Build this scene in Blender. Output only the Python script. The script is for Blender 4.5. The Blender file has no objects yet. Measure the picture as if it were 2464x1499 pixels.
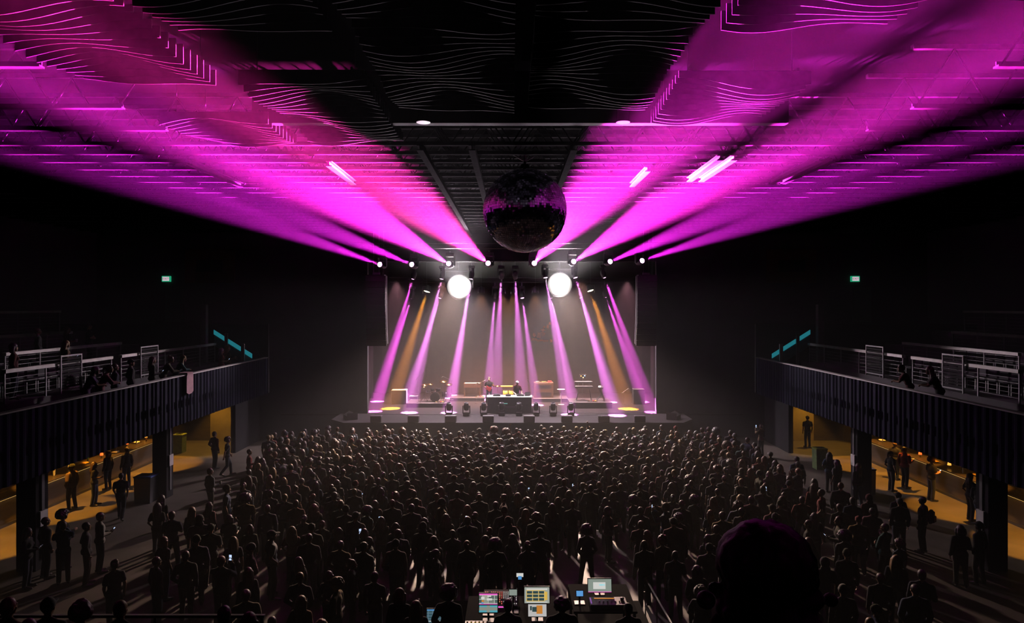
import bpy, math, random
import numpy as np
from mathutils import Vector, Matrix

random.seed(7)
SC = bpy.context.scene
COL = SC.collection
PI = math.pi
V = Vector

# ------------------------------------------------------------------ camera
W, H = 2464, 1499
F = 1650.0                 # focal length in pixels
CZ = 7.9                   # eye height above the dance floor
CX0, CY0 = 1232.0, 735.0   # principal point in the photograph
cam_d = bpy.data.cameras.new('camera')
cam = bpy.data.objects.new('camera', cam_d)
COL.objects.link(cam)
cam_d.sensor_width = 36.0
cam_d.lens = F * 36.0 / W
cam_d.shift_y = (CY0 - H / 2) / W
cam_d.clip_start = 0.05
cam_d.clip_end = 200
cam.location = (0, 0, CZ)
cam.rotation_euler = (PI / 2, 0, 0)
SC.camera = cam


def at(px, py, y):
    """The point of the place that the photograph shows at pixel (px, py), Y metres ahead."""
    return Vector(((px - CX0) * y / F, y, CZ - (py - CY0) * y / F))


def on_plane(px, py, z):
    """The point at height z that the photograph shows at pixel (px, py)."""
    y = F * (CZ - z) / (py - CY0)
    return Vector(((px - CX0) * y / F, y, z))


# ------------------------------------------------------------------ materials
MATS = {}


def lin(c):
    return tuple(((v / 12.92) if v <= 0.04045 else ((v + 0.055) / 1.055) ** 2.4) for v in c)


def mat(name, color, rough=0.7, metal=0.0, vary=0.25, scale=6.0, bump=0.0, emit=None, strength=0.0, spec=0.5, stretch=None):
    """Principled material whose colour wanders a little with a noise texture."""
    if name in MATS:
        return MATS[name]
    m = bpy.data.materials.new(name)
    m.use_nodes = True
    nt = m.node_tree
    b = nt.nodes['Principled BSDF']
    b.inputs['Roughness'].default_value = rough
    b.inputs['Metallic'].default_value = metal
    b.inputs['Specular IOR Level'].default_value = spec
    b.inputs['Base Color'].default_value = (*color, 1)
    if vary > 0 or bump > 0:
        tc = nt.nodes.new('ShaderNodeTexCoord')
        n = nt.nodes.new('ShaderNodeTexNoise')
        n.inputs['Scale'].default_value = scale
        n.inputs['Detail'].default_value = 3
        src = tc.outputs['Object']
        if stretch:
            mp = nt.nodes.new('ShaderNodeMapping')
            mp.inputs['Scale'].default_value = stretch
            nt.links.new(src, mp.inputs['Vector'])
            src = mp.outputs['Vector']
        nt.links.new(src, n.inputs['Vector'])
        if vary > 0:
            r = nt.nodes.new('ShaderNodeValToRGB')
            r.color_ramp.elements[0].position = 0.3
            r.color_ramp.elements[1].position = 0.7
            r.color_ramp.elements[0].color = (*[c * (1 - vary) for c in color], 1)
            r.color_ramp.elements[1].color = (*[min(1, c * (1 + vary)) for c in color], 1)
            nt.links.new(n.outputs['Fac'], r.inputs['Fac'])
            nt.links.new(r.outputs['Color'], b.inputs['Base Color'])
        if bump > 0:
            bp = nt.nodes.new('ShaderNodeBump')
            bp.inputs['Strength'].default_value = bump
            bp.inputs['Distance'].default_value = 0.02
            nt.links.new(n.outputs['Fac'], bp.inputs['Height'])
            nt.links.new(bp.outputs['Normal'], b.inputs['Normal'])
    if emit is not None:
        b.inputs['Emission Color'].default_value = (*emit, 1)
        b.inputs['Emission Strength'].default_value = strength
        m.cycles.emission_sampling = 'NONE'
    MATS[name] = m
    return m


def mat_object_color(name, rough, vary=0.3, scale=40.0, bump=0.15, spec=0.3, sheen=0.0):
    """Cloth, hair or skin dyed with the colour each object carries."""
    m = bpy.data.materials.new(name)
    m.use_nodes = True
    nt = m.node_tree
    b = nt.nodes['Principled BSDF']
    b.inputs['Roughness'].default_value = rough
    b.inputs['Specular IOR Level'].default_value = spec
    if sheen:
        b.inputs['Sheen Weight'].default_value = sheen
        b.inputs['Sheen Roughness'].default_value = 0.4
    oi = nt.nodes.new('ShaderNodeObjectInfo')
    tc = nt.nodes.new('ShaderNodeTexCoord')
    n = nt.nodes.new('ShaderNodeTexNoise')
    n.inputs['Scale'].default_value = scale
    mr = nt.nodes.new('ShaderNodeMapRange')
    mr.inputs['To Min'].default_value = 1 - vary
    mr.inputs['To Max'].default_value = 1 + vary
    mx = nt.nodes.new('ShaderNodeVectorMath')
    mx.operation = 'SCALE'
    nt.links.new(tc.outputs['Object'], n.inputs['Vector'])
    nt.links.new(n.outputs['Fac'], mr.inputs['Value'])
    nt.links.new(oi.outputs['Color'], mx.inputs[0])
    nt.links.new(mr.outputs['Result'], mx.inputs['Scale'])
    nt.links.new(mx.outputs['Vector'], b.inputs['Base Color'])
    if bump:
        bp = nt.nodes.new('ShaderNodeBump')
        bp.inputs['Strength'].default_value = bump
        bp.inputs['Distance'].default_value = 0.01
        nt.links.new(n.outputs['Fac'], bp.inputs['Height'])
        nt.links.new(bp.outputs['Normal'], b.inputs['Normal'])
    MATS[name] = m
    return m


# ------------------------------------------------------------------ mesh collector
class MB:
    def __init__(self):
        self.v, self.f, self.mi = [], [], []
        self.cur = 0

    def add(self, vs, fs):
        b = len(self.v)
        self.v.extend(tuple(p) for p in vs)
        self.f.extend(tuple(b + i for i in q) for q in fs)
        self.mi.extend([self.cur] * len(fs))
        return self

    def box(self, x0, x1, y0, y1, z0, z1, M=None, bev=0.0):
        if bev > 0:
            b = min(bev, (x1 - x0) * .45, (y1 - y0) * .45, (z1 - z0) * .45)
            vs = []
            for zz, ins in ((z0, b), (z0 + b, 0), (z1 - b, 0), (z1, b)):
                a0, a1, c0, c1 = x0 + ins, x1 - ins, y0 + ins, y1 - ins
                k = b
                vs += [(a0 + k, c0, zz), (a1 - k, c0, zz), (a1, c0 + k, zz), (a1, c1 - k, zz),
                       (a1 - k, c1, zz), (a0 + k, c1, zz), (a0, c1 - k, zz), (a0, c0 + k, zz)]
            fs = [tuple(range(7, -1, -1)), tuple(range(24, 32))]
            for r in range(3):
                for i in range(8):
                    j = (i + 1) % 8
                    fs.append((r * 8 + i, r * 8 + j, r * 8 + 8 + j, r * 8 + 8 + i))
        else:
            vs = [(x, y, z) for z in (z0, z1) for y in (y0, y1) for x in (x0, x1)]
            fs = [(0, 2, 3, 1), (4, 5, 7, 6), (0, 1, 5, 4), (2, 6, 7, 3), (0, 4, 6, 2), (1, 3, 7, 5)]
        if M is not None:
            vs = [M @ Vector(p) for p in vs]
        return self.add(vs, fs)

    def cbox(self, c, s, M=None, bev=0.0):
        return self.box(c[0] - s[0] / 2, c[0] + s[0] / 2, c[1] - s[1] / 2, c[1] + s[1] / 2, c[2] - s[2] / 2, c[2] + s[2] / 2, M, bev)

    def tube(self, pts, r, n=8, cap=True):
        pts = [Vector(p) for p in pts]
        rs = r if isinstance(r, (list, tuple)) else [r] * len(pts)
        vs, fs = [], []
        u = None
        for i, p in enumerate(pts):
            a = pts[max(i - 1, 0)]
            c = pts[min(i + 1, len(pts) - 1)]
            d = (c - a).normalized()
            if u is None:
                u = d.orthogonal().normalized()
            else:
                u = (u - d * u.dot(d))
                u = u.normalized() if u.length > 1e-6 else d.orthogonal().normalized()
            w = d.cross(u)
            for k in range(n):
                t = 2 * PI * k / n
                vs.append(p + (u * math.cos(t) + w * math.sin(t)) * rs[i])
        for i in range(len(pts) - 1):
            for k in range(n):
                j = (k + 1) % n
                fs.append((i * n + k, i * n + j, i * n + n + j, i * n + n + k))
        if cap:
            fs.append(tuple(range(n - 1, -1, -1)))
            b = (len(pts) - 1) * n
            fs.append(tuple(range(b, b + n)))
        return self.add(vs, fs)

    def lathe(self, prof, n=20, M=None):
        """prof: (radius, height) from bottom to top, turned about Z."""
        vs, fs = [], []
        for r, z in prof:
            for k in range(n):
                t = 2 * PI * k / n
                vs.append((r * math.cos(t), r * math.sin(t), z))
        for i in range(len(prof) - 1):
            for k in range(n):
                j = (k + 1) % n
                fs.append((i * n + k, i * n + j, i * n + n + j, i * n + n + k))
        fs.append(tuple(range(n - 1, -1, -1)))
        b = (len(prof) - 1) * n
        fs.append(tuple(range(b, b + n)))
        if M is not None:
            vs = [M @ Vector(p) for p in vs]
        return self.add(vs, fs)

    def ball(self, c, r, n=12, m=8, M=None):
        rx, ry, rz = r if isinstance(r, (list, tuple)) else (r, r, r)
        vs, fs = [(0, 0, -1)], []
        for i in range(1, m):
            p = -PI / 2 + PI * i / m
            for k in range(n):
                t = 2 * PI * k / n
                vs.append((math.cos(p) * math.cos(t), math.cos(p) * math.sin(t), math.sin(p)))
        vs.append((0, 0, 1))
        for k in range(n):
            j = (k + 1) % n
            fs.append((0, 1 + j, 1 + k))
            for i in range(m - 2):
                a = 1 + i * n
                fs.append((a + k, a + j, a + n + j, a + n + k))
            a = 1 + (m - 2) * n
            fs.append((a + k, a + j, len(vs) - 1))
        vs = [Vector((x * rx, y * ry, z * rz)) for x, y, z in vs]
        if M is not None:
            vs = [M @ p for p in vs]
        vs = [p + Vector(c) for p in vs]
        return self.add(vs, fs)

    def prism(self, poly, axis, a, b, M=None):
        """A flat outline swept along an axis ('x', 'y', 'z') from a to b."""
        def put(p, t):
            return {'x': (t, p[0], p[1]), 'y': (p[0], t, p[1]), 'z': (p[0], p[1], t)}[axis]
        n = len(poly)
        vs = [put(p, a) for p in poly] + [put(p, b) for p in poly]
        fs = [tuple(range(n - 1, -1, -1)), tuple(range(n, 2 * n))]
        fs += [(i, (i + 1) % n, n + (i + 1) % n, n + i) for i in range(n)]
        if M is not None:
            vs = [M @ Vector(p) for p in vs]
        return self.add(vs, fs)

    def mesh(self, name, mats, smooth=False):
        me = bpy.data.meshes.new(name)
        me.from_pydata(self.v, [], self.f)
        for m in (mats if isinstance(mats, (list, tuple)) else [mats]):
            me.materials.append(m)
        if max(self.mi, default=0) > 0:
            me.polygons.foreach_set('material_index', self.mi)
        if smooth:
            me.polygons.foreach_set('use_smooth', [True] * len(me.polygons))
        me.update()
        return me

    def build(self, name, mats, parent=None, smooth=False):
        o = bpy.data.objects.new(name, self.mesh(name, mats, smooth))
        COL.objects.link(o)
        o.parent = parent
        return o


# ------------------------------------------------------------------ things
def tag(o, label=None, cat=None, group=None, kind=None):
    if label:
        o['label'] = label
    if cat:
        o['category'] = cat
    if group:
        o['group'] = group
    if kind:
        o['kind'] = kind
    return o


def thing(name, label, cat, loc=(0, 0, 0), rot=0.0, group=None):
    o = bpy.data.objects.new(name, None)
    COL.objects.link(o)
    o.location = loc
    o.rotation_euler = rot if isinstance(rot, (tuple, list)) else (0, 0, rot)
    o.empty_display_size = 0.1
    return tag(o, label, cat, group)


def kids(o):
    return list(o.children)


def copy_tree(o, parent=None):
    c = o.copy()
    COL.objects.link(c)
    c.parent = parent
    for ch in kids(o):
        copy_tree(ch, c)
    return c


def dup(o, loc, rot=None, label=None, group=None):
    c = copy_tree(o)
    c.location = loc
    if rot is not None:
        c.rotation_euler = rot if isinstance(rot, (tuple, list)) else (0, 0, rot)
    return tag(c, label, None, group)


def struct(name, mb, m, parent=None):
    o = mb.build(name, m, parent)
    if parent is None:
        o['kind'] = 'structure'
    return o


def spot(name, loc, target, watts, size_deg, color, blend=0.3, radius=0.05):
    d = bpy.data.lights.new(name, 'SPOT')
    d.energy = watts
    d.spot_size = math.radians(size_deg)
    d.spot_blend = blend
    d.color = color
    d.shadow_soft_size = radius
    o = bpy.data.objects.new(name, d)
    COL.objects.link(o)
    o.location = loc
    o.rotation_euler = (Vector(target) - Vector(loc)).to_track_quat('-Z', 'Y').to_euler()
    return o


def lamp(name, loc, watts, color, radius=0.1):
    d = bpy.data.lights.new(name, 'POINT')
    d.energy = watts
    d.color = color
    d.shadow_soft_size = radius
    o = bpy.data.objects.new(name, d)
    COL.objects.link(o)
    o.location = loc
    return o


def aim(v):
    """Rotation that carries -Z onto v."""
    return Vector(v).to_track_quat('-Z', 'Y').to_matrix().to_4x4()
# ================================================================== people
CLOTH = mat_object_color('woven_cloth', 0.85, 0.25, 30, 0.2, 0.2, 0.12)
HAIRM = mat_object_color('hair_strands', 0.5, 0.35, 60, 0.3, 0.4)
SKINM = mat_object_color('skin', 0.55, 0.06, 12, 0.05, 0.35)
SHOEM = mat('dark_shoe_leather', (0.02, 0.018, 0.016), 0.45, vary=0.2, scale=10)



def capsule(mb, a, b, ra, rb, n=10, e=0.0):
    a, b = V(a), V(b)
    ra, rb = ra + e, rb + e
    d = (b - a)
    L = d.length
    d = d.normalized() if L > 1e-6 else V((0, 0, 1))
    pts, rs = [], []
    for t in (-1, -.85, -.5):
        pts.append(a + d * ra * t)
        rs.append(ra * math.sqrt(max(0.0004, 1 - t * t)))
    pts.append(a); rs.append(ra)
    pts.append(b); rs.append(rb)
    for t in (.5, .85, 1):
        pts.append(b + d * rb * t)
        rs.append(rb * math.sqrt(max(0.0004, 1 - t * t)))
    mb.tube(pts, rs, n)


def ell(mb, c, r, e=0.0, M=None):
    mb.ball(c, [x + e for x in r], 14, 10, M)


def remesh(mb, name, m, voxel, smooth=4, ratio=1.0):
    me = mb.mesh('raw', m)
    o = bpy.data.objects.new('raw', me)
    COL.objects.link(o)
    r = o.modifiers.new('r', 'REMESH')
    r.mode = 'VOXEL'
    r.voxel_size = voxel
    if smooth:
        s = o.modifiers.new('s', 'SMOOTH')
        s.factor = 0.5
        s.iterations = smooth
    if ratio < 1:
        d = o.modifiers.new('d', 'DECIMATE')
        d.ratio = ratio
    dg = bpy.context.evaluated_depsgraph_get()
    out = bpy.data.meshes.new_from_object(o.evaluated_get(dg))
    out.name = name
    out.materials.clear()
    out.materials.append(m)
    out.polygons.foreach_set('use_smooth', [True] * len(out.polygons))
    bpy.data.objects.remove(o)
    bpy.data.meshes.remove(me)
    return out


def mirror(p):
    return V((-p[0], p[1], p[2]))


def hand(mb, w, d, curl, side):
    """Palm, four unequal bent fingers and a thumb at wrist w, pointing along d; curl is where the fingers fold to."""
    d, c = V(d).normalized(), V(curl).normalized()
    c = (c - d * c.dot(d)).normalized()
    s = d.cross(c).normalized()
    palm = w + d * .045
    M = Matrix((s, d, c)).transposed().to_4x4()
    ell(mb, palm, (.040, .052, .017), 0, M)
    for k, ln in ((-1.5, .066), (-.5, .078), (.5, .074), (1.5, .056)):
        b = w + d * .085 + s * k * .0205
        k1 = b + (d * .92 + c * .38).normalized() * ln * .5
        k2 = k1 + (d * .5 + c * .86).normalized() * ln * .5
        mb.tube([b - d * .02, b, k1, k2], [.0105, .0105, .0098, .008], 7)
    th = w + d * .03 + s * .034 * side
    t1 = th + (s * side * .75 + d * .7 + c * .25).normalized() * .034
    mb.tube([w + d * .02 + s * .015 * side, th, t1, t1 + (d * .85 + c * .5).normalized() * .028], [.013, .0125, .011, .009], 7)


# arms: for the left (-x) and right (+x): elbow, wrist, hand direction, curl
DOWN_ARM = ((.245, -.045, 1.13), (.245, .035, .885), (.02, .12, -1), (-1, .2, 0))
HOLD_ARM = ((.245, -.02, 1.14), (.17, .22, 1.16), (-.15, 1, .25), (-1, 0, 0))
LOOK_ARM = ((.235, .0, 1.15), (.06, .25, 1.13), (-.45, .8, .4), (0, .2, 1))
POCKET_ARM = ((.285, -.07, 1.15), (.185, .085, .97), (-.5, .25, -1), (-.2, -1, 0))
UP_ARM = ((.29, .10, 1.60), (.23, .15, 1.88), (-.05, .1, 1), (0, 1, 0))
PHONE_ARM = ((.215, .17, 1.27), (.075, .33, 1.47), (-.2, .25, 1), (-.6, -.5, 0))
BACKSW = ((.25, -.13, 1.16), (.24, -.17, .92), (0, -.2, -1), (-1, 0, 0))
FORESW = ((.25, .04, 1.15), (.22, .2, .95), (0, .4, -1), (-1, 0, 0))
CROSS_R = ((.245, .05, 1.16), (-.06, .19, 1.20), (-1, 0, .1), (0, -1, 0))
CROSS_L = ((.245, .05, 1.14), (-.05, .21, 1.13), (-1, 0, .2), (0, -1, 0))
RAIL_ARM = ((.26, .33, 1.13), (.12, .48, 1.13), (-.7, .6, -.1), (0, 0, -1))
DESK_ARM = ((.27, .22, 1.06), (.20, .43, 1.0), (-.1, 1, -.15), (0, 0, -1))
LAP_ARM = ((.235, .02, .80), (.14, .24, .66), (-.3, 1, -.2), (0, 0, -1))

STAND = [((.085, .0, .92), (.10, .02, .50), (.11, -.025, .085), (.125, .15, .035))] * 2
WIDE = [((.085, .0, .92), (.14, .03, .49), (.19, -.02, .085), (.22, .15, .035))] * 2
REST = [((.085, .0, .92), (.09, .06, .50), (.10, .02, .085), (.11, .19, .035)), ((.085, -.01, .92), (.11, .0, .49), (.13, -.06, .085), (.17, .11, .035))]
STRIDE = [((.085, .0, .92), (.09, .17, .53), (.09, .20, .10), (.09, .37, .06)), ((.085, .0, .92), (.09, .0, .49), (.09, -.27, .16), (.09, -.14, .035))]
SEATED = [((.09, -.02, .48), (.13, .43, .50), (.13, .42, .085), (.14, .60, .035))] * 2

POSES = {
    # name: (left arm, right arm, legs, forward bend in degrees, seated)
    'stand': (DOWN_ARM, DOWN_ARM, STAND, 0, 0),
    'rest': (POCKET_ARM, DOWN_ARM, REST, 0, 0),
    'hold': (DOWN_ARM, HOLD_ARM, REST, 0, 0),
    'look': (LOOK_ARM, LOOK_ARM, STAND, 2, 0),
    'cross': (CROSS_L, CROSS_R, WIDE, 0, 0),
    'pocket': (POCKET_ARM, POCKET_ARM, WIDE, 0, 0),
    'raise': (DOWN_ARM, UP_ARM, WIDE, 0, 0),
    'phone': (PHONE_ARM, PHONE_ARM, STAND, 0, 0),
    'walk': (FORESW, BACKSW, STRIDE, 4, 0),
    'lean': (RAIL_ARM, RAIL_ARM, WIDE, 24, 0),
    'desk': (DESK_ARM, DESK_ARM, WIDE, 16, 0),
    'sit': (LAP_ARM, LAP_ARM, SEATED, 6, 1),
    'guitar': (((.30, .06, 1.17), (.36, .30, 1.20), (-.5, .4, .7), (0, -1, .3)), ((.29, -.02, 1.13), (.10, .22, 1.03), (-1, .3, -.2), (0, -1, 0)), WIDE, 3, 0),
}
HEADC = V((0, .005, 1.645))
BODY = {}


def make_body(pose, female, sleeves):
    key = (pose, female, sleeves)
    if key in BODY:
        return BODY[key]
    la, ra, legs, bend, seated = POSES[pose]
    drop = -.44 if seated else 0.0
    piv = V((0, 0, .95 + drop))
    R = Matrix.Rotation(math.radians(-bend), 3, 'X')
    U = lambda p: piv + R @ (V(p) + V((0, 0, drop)) - piv)
    sw = .160 if female else .192
    hip = 1.04 if female else 1.0
    body, top, trs = MB(), MB(), MB()
    sho = {-1: MB(), 1: MB()}
    rot4 = R.to_4x4()
    # torso
    tor = [((0, 0, .97), (.168 * hip, .118, .12)), ((0, .0, 1.12), (.142 if female else .152, .105, .14)), ((0, .0, 1.29), (.158 if female else .178, .115, .165))]
    for c, r in tor:
        ell(body, U(c), r, 0, rot4)
        ell(top, U(c), r, .016, rot4)
    if female:
        for s in (-1, 1):
            ell(top, U((s * .075, .085, 1.29)), (.06, .055, .06), .01, rot4)
    if not seated:
        ell(trs, piv + V((0, 0, -.005)), (.165 * hip, .118, .12), .014)
    else:
        ell(trs, piv + V((0, 0, -.005)), (.17 * hip, .13, .12), .014)
    ell(top, U((0, 0, .955)), (.172 * hip, .124, .075), .024, rot4)
    ell(top, U((0, 0, .915)), (.176 * hip, .122, .05), .020, rot4)
    shl = {}
    for s in (-1, 1):
        sh = U((s * sw, -.01, 1.39))
        shl[s] = sh
        for mbx, e in ((body, 0), (top, .014)):
            capsule(mbx, U((s * .05, -.005, 1.42)), sh, .060, .060, 10, e)
            capsule(mbx, U((s * .028, -.012, 1.475)), U((s * sw * .8, -.012, 1.405)), .042, .040, 10, e)
        arm = la if s < 0 else ra
        el, wr, hd, cu = [V(q) for q in arm]
        if seated:
            pass
        if s < 0:
            el, wr, hd, cu = mirror(el), mirror(wr), mirror(hd), mirror(cu)
        dx = (sw - .19) * s
        el = el + V((dx, 0, 0))
        capsule(body, sh, el, .052, .041)
        capsule(body, el, wr, .041, .029)
        hand(body, wr, hd, cu, 1 if s > 0 else -1)
        capsule(top, sh, el if sleeves else sh.lerp(el, .62), .064, .054 if sleeves else .060, 10, .013)
        if sleeves:
            capsule(top, el, wr.lerp(el, .06), .052, .040, 10, .010)
    # neck and head
    capsule(body, U((0, -.012, 1.42)), U((0, -.002, 1.56)), .058, .052)
    hc = U(HEADC)
    Rh = R if bend < 10 else Matrix.Rotation(math.radians(-bend * .2), 3, 'X')
    Hd = lambda p: hc + Rh @ (V(p) * 1.05)
    r4 = Rh.to_4x4()
    ell(body, Hd((0, -.012, .008)), (.076, .096, .098), 0, r4)
    ell(body, Hd((0, .030, -.045)), (.058, .062, .078), 0, r4)
    ell(body, Hd((0, .066, -.094)), (.028, .026, .024), 0, r4)
    capsule(body, Hd((0, .084, .004)), Hd((0, .108, -.030)), .009, .014, 8)
    capsule(body, Hd((-.04, .078, .022)), Hd((.04, .078, .022)), .012, .012, 8)
    for s in (-1, 1):
        ell(body, Hd((s * .031, .076, .004)), (.014, .012, .010), 0, r4)
        ell(body, Hd((s * .079, -.008, -.012)), (.010, .022, .033), 0, r4)
        ell(body, Hd((s * .040, .060, -.032)), (.022, .022, .022), 0, r4)
    capsule(body, Hd((-.018, .088, -.064)), Hd((.018, .088, -.064)), .008, .008, 8)
    # legs and shoes
    for s, leg in zip((-1, 1), legs):
        hp, kn, an, to = [V(q) for q in leg]
        if s < 0:
            hp, kn, an, to = mirror(hp), mirror(kn), mirror(an), mirror(to)
        capsule(body, hp, kn, .080, .055)
        capsule(body, kn, an, .054, .036)
        capsule(body, an, to, .040, .034)
        capsule(body, an + V((0, -.03, -.03)), an + V((0, 0, -.03)), .042, .042)
        e = .012
        capsule(trs, hp, kn, .088 * hip, .064, 12, e)
        capsule(trs, kn, an + V((0, 0, .015)), .060, .050, 12, e)
        capsule(sho[s], an + V((0, -.035, -.035)), an + V((0, .02, -.03)), .045, .047)
        capsule(sho[s], an + V((0, .0, -.04)), to + V((0, .02, .005)), .044, .036)
    suffix = pose + ('_f' if female else '_m')
    BODY[key] = dict(
        body=remesh(body, 'body_' + suffix, SKINM, .0105, 3, .22),
        top=remesh(top, 'top_' + suffix, CLOTH, .017, 4, .5),
        trousers=remesh(trs, 'trousers_' + suffix, CLOTH, .018, 3, .5),
        shoes=[remesh(sho[s], 'shoe_' + suffix, SHOEM, .012, 2, .5) for s in (-1, 1)],
        head=hc, headrot=r4,
        hand=[mirror(la[1]) + mirror(V(la[2]).normalized()) * .09, V(ra[1]) + V(ra[2]).normalized() * .09])
    me = BODY[key]['body']
    me.materials.append(SHOEM)
    for p in me.polygons:
        if p.center.z < .10:
            p.material_index = 1
    return BODY[key]


HAIR = {}
HAIR_K = {'long': 1.16, 'wavy': 1.18, 'bob': 1.16, 'curly': 1.16, 'short': 1.11, 'bun': 1.1, 'ponytail': 1.1}


def make_hair(kind):
    if kind in HAIR:
        return HAIR[kind]
    rg = random.Random(hash(kind) % 1000 if False else sum(map(ord, kind)))
    mb = MB()
    m = HAIRM
    vox = .011
    base = lambda e=0: ell(mb, (0, -.022, .022), (.085, .100, .100), e)
    if kind == 'short':
        base()
        ell(mb, (0, -.055, -.03), (.072, .055, .07))
    elif kind == 'crop':
        ell(mb, (0, -.018, .020), (.0815, .098, .097))
        ell(mb, (0, -.05, -.02), (.068, .05, .06))
    elif kind in ('long', 'wavy'):
        base(.004)
        w = .025 if kind == 'wavy' else .0
        for x in (-.075, -.045, 0, .045, .075):
            y0 = -.055 if abs(x) < .06 else -.015
            p = [V((x, y0, .03)), V((x * 1.1, y0 - .035, -.10)), V((x * (1.15 + w * 8), y0 - .06 + abs(x) * .3, -.21)), V((x * 1.05, y0 - .055 + abs(x) * .2, -.33 - rg.random() * .05))]
            mb.tube(p, [.035, .038 + w * .5, .036 + w, .016], 9)
        if kind == 'wavy':
            for i in range(26):
                t = rg.uniform(0, 1)
                mb.ball((rg.uniform(-.10, .10), -.08 - rg.uniform(-.01, .03), -.02 - t * .30), rg.uniform(.018, .032), 7, 5)
    elif kind == 'bun':
        base()
        ell(mb, (0, -.055, -.03), (.07, .05, .06))
        ell(mb, (0, -.075, .105), (.048, .048, .045))
    elif kind == 'ponytail':
        base()
        ell(mb, (0, -.055, -.03), (.07, .05, .06))
        mb.tube([(0, -.09, .06), (0, -.15, .05), (0, -.17, -.06), (0, -.15, -.20)], [.02, .032, .034, .012], 9)
    elif kind == 'curly':
        base(.012)
        for i in range(150):
            a, b = rg.uniform(0, 2 * PI), math.asin(rg.uniform(-.55, 1))
            d = V((math.cos(b) * math.cos(a), math.cos(b) * math.sin(a), math.sin(b)))
            if d.y > .45 and d.z < .45:
                continue
            mb.ball(V((0, -.025, .03)) + V((d.x * .105, d.y * .115, d.z * .115)), rg.uniform(.018, .034), 7, 5)
    elif kind == 'afro':
        for i in range(260):
            a, b = rg.uniform(0, 2 * PI), math.asin(rg.uniform(-.6, 1))
            d = V((math.cos(b) * math.cos(a), math.cos(b) * math.sin(a), math.sin(b)))
            if d.y > .5 and d.z < .35:
                continue
            mb.ball(V((0, -.03, .045)) + V((d.x * .155, d.y * .15, d.z * .15)), rg.uniform(.02, .036), 7, 5)
        ell(mb, (0, -.035, .045), (.15, .14, .145))
    elif kind == 'mane':
        for i in range(420):
            a, b = rg.uniform(0, 2 * PI), math.asin(rg.uniform(-.7, 1))
            d = V((math.cos(b) * math.cos(a), math.cos(b) * math.sin(a), math.sin(b)))
            if d.y > .5 and d.z < .35:
                continue
            mb.ball(V((0, -.03, .045)) + V((d.x * .16, d.y * .15, d.z * .15)), rg.uniform(.02, .036), 7, 5)
        ell(mb, (0, -.035, .03), (.155, .14, .145))
        for i in range(160):
            mb.ball((rg.gauss(0, .085), -.05 + rg.gauss(0, .035), rg.uniform(-.34, 0)), rg.uniform(.03, .05), 7, 5)
        ell(mb, (0, -.055, -.14), (.15, .08, .17))
    elif kind == 'bob':
        base(.006)
        for x in (-.082, -.05, 0, .05, .082):
            y0 = -.06 if abs(x) < .06 else -.01
            mb.tube([(x, y0, .03), (x * 1.12, y0 - .02, -.07), (x * 1.05, y0 - .01, -.15)], [.034, .040, .022], 9)
    elif kind == 'cap':
        m = CLOTH
        mb.ball((0, -.012, .028), (.088, .104, .095), 16, 10)
        mb.prism([(-.075, .06), (-.06, .14), (-.03, .175), (.03, .175), (.06, .14), (.075, .06)], 'z', .028, .045)
        ell(mb, (0, -.012, .123), (.012, .012, .008))
    elif kind == 'beanie':
        m = CLOTH
        mb.ball((0, -.018, .045), (.088, .103, .105), 16, 10)
        mb.lathe([(.086, -.0), (.096, .012), (.096, .045), (.086, .055)], 18, Matrix.Translation((0, -.016, .005)) @ Matrix.Diagonal((1, 1.13, 1, 1)))
    elif kind == 'hood':
        m = CLOTH
        ell(mb, (0, -.03, .015), (.10, .115, .12))
        ell(mb, (0, -.07, -.11), (.105, .08, .08))
    HAIR[kind] = (remesh(mb, 'hair_' + kind, m, vox, 2, .5), m)
    return HAIR[kind]


_cache = {}


def arrays(me, ratio):
    k = (me.name, ratio)
    if k in _cache:
        return _cache[k]
    o = bpy.data.objects.new('tmp', me)
    COL.objects.link(o)
    d = o.modifiers.new('d', 'DECIMATE')
    d.ratio = ratio
    e = o.modifiers.new('t', 'TRIANGULATE')
    m2 = bpy.data.meshes.new_from_object(o.evaluated_get(bpy.context.evaluated_depsgraph_get()))
    v = np.empty(len(m2.vertices) * 3, np.float32)
    m2.vertices.foreach_get('co', v)
    f = np.empty(len(m2.polygons) * 3, np.int32)
    m2.polygons.foreach_get('vertices', f)
    bpy.data.objects.remove(o)
    bpy.data.meshes.remove(m2)
    _cache[k] = (v.reshape(-1, 3), f.reshape(-1, 3))
    return _cache[k]



# every body and head of hair is shaped once, here
for _p, _f in [('stand', 0), ('stand', 1), ('rest', 0), ('rest', 1), ('hold', 0), ('hold', 1), ('look', 0), ('look', 1), ('cross', 0), ('pocket', 0), ('phone', 0), ('phone', 1), ('raise', 0), ('raise', 1), ('walk', 0), ('lean', 0), ('lean', 1), ('desk', 0), ('sit', 1), ('guitar', 0)]:
    for _s in (True, False):
        if _p in ('sit', 'guitar', 'desk', 'walk') and _s != (_p in ('sit', 'walk')) and _p != 'desk':
            continue
        B_ = make_body(_p, bool(_f), _s)
        if _p in ('stand', 'rest', 'hold', 'look', 'cross', 'phone', 'raise'):
            for _m, _r in ((B_['body'], .5), (B_['top'], .5), (B_['trousers'], .35)):
                arrays(_m, _r)
for _h in ('short', 'crop', 'long', 'wavy', 'bun', 'ponytail', 'curly', 'afro', 'bob', 'cap', 'beanie', 'hood'):
    arrays(make_hair(_h)[0], .5)

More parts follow.
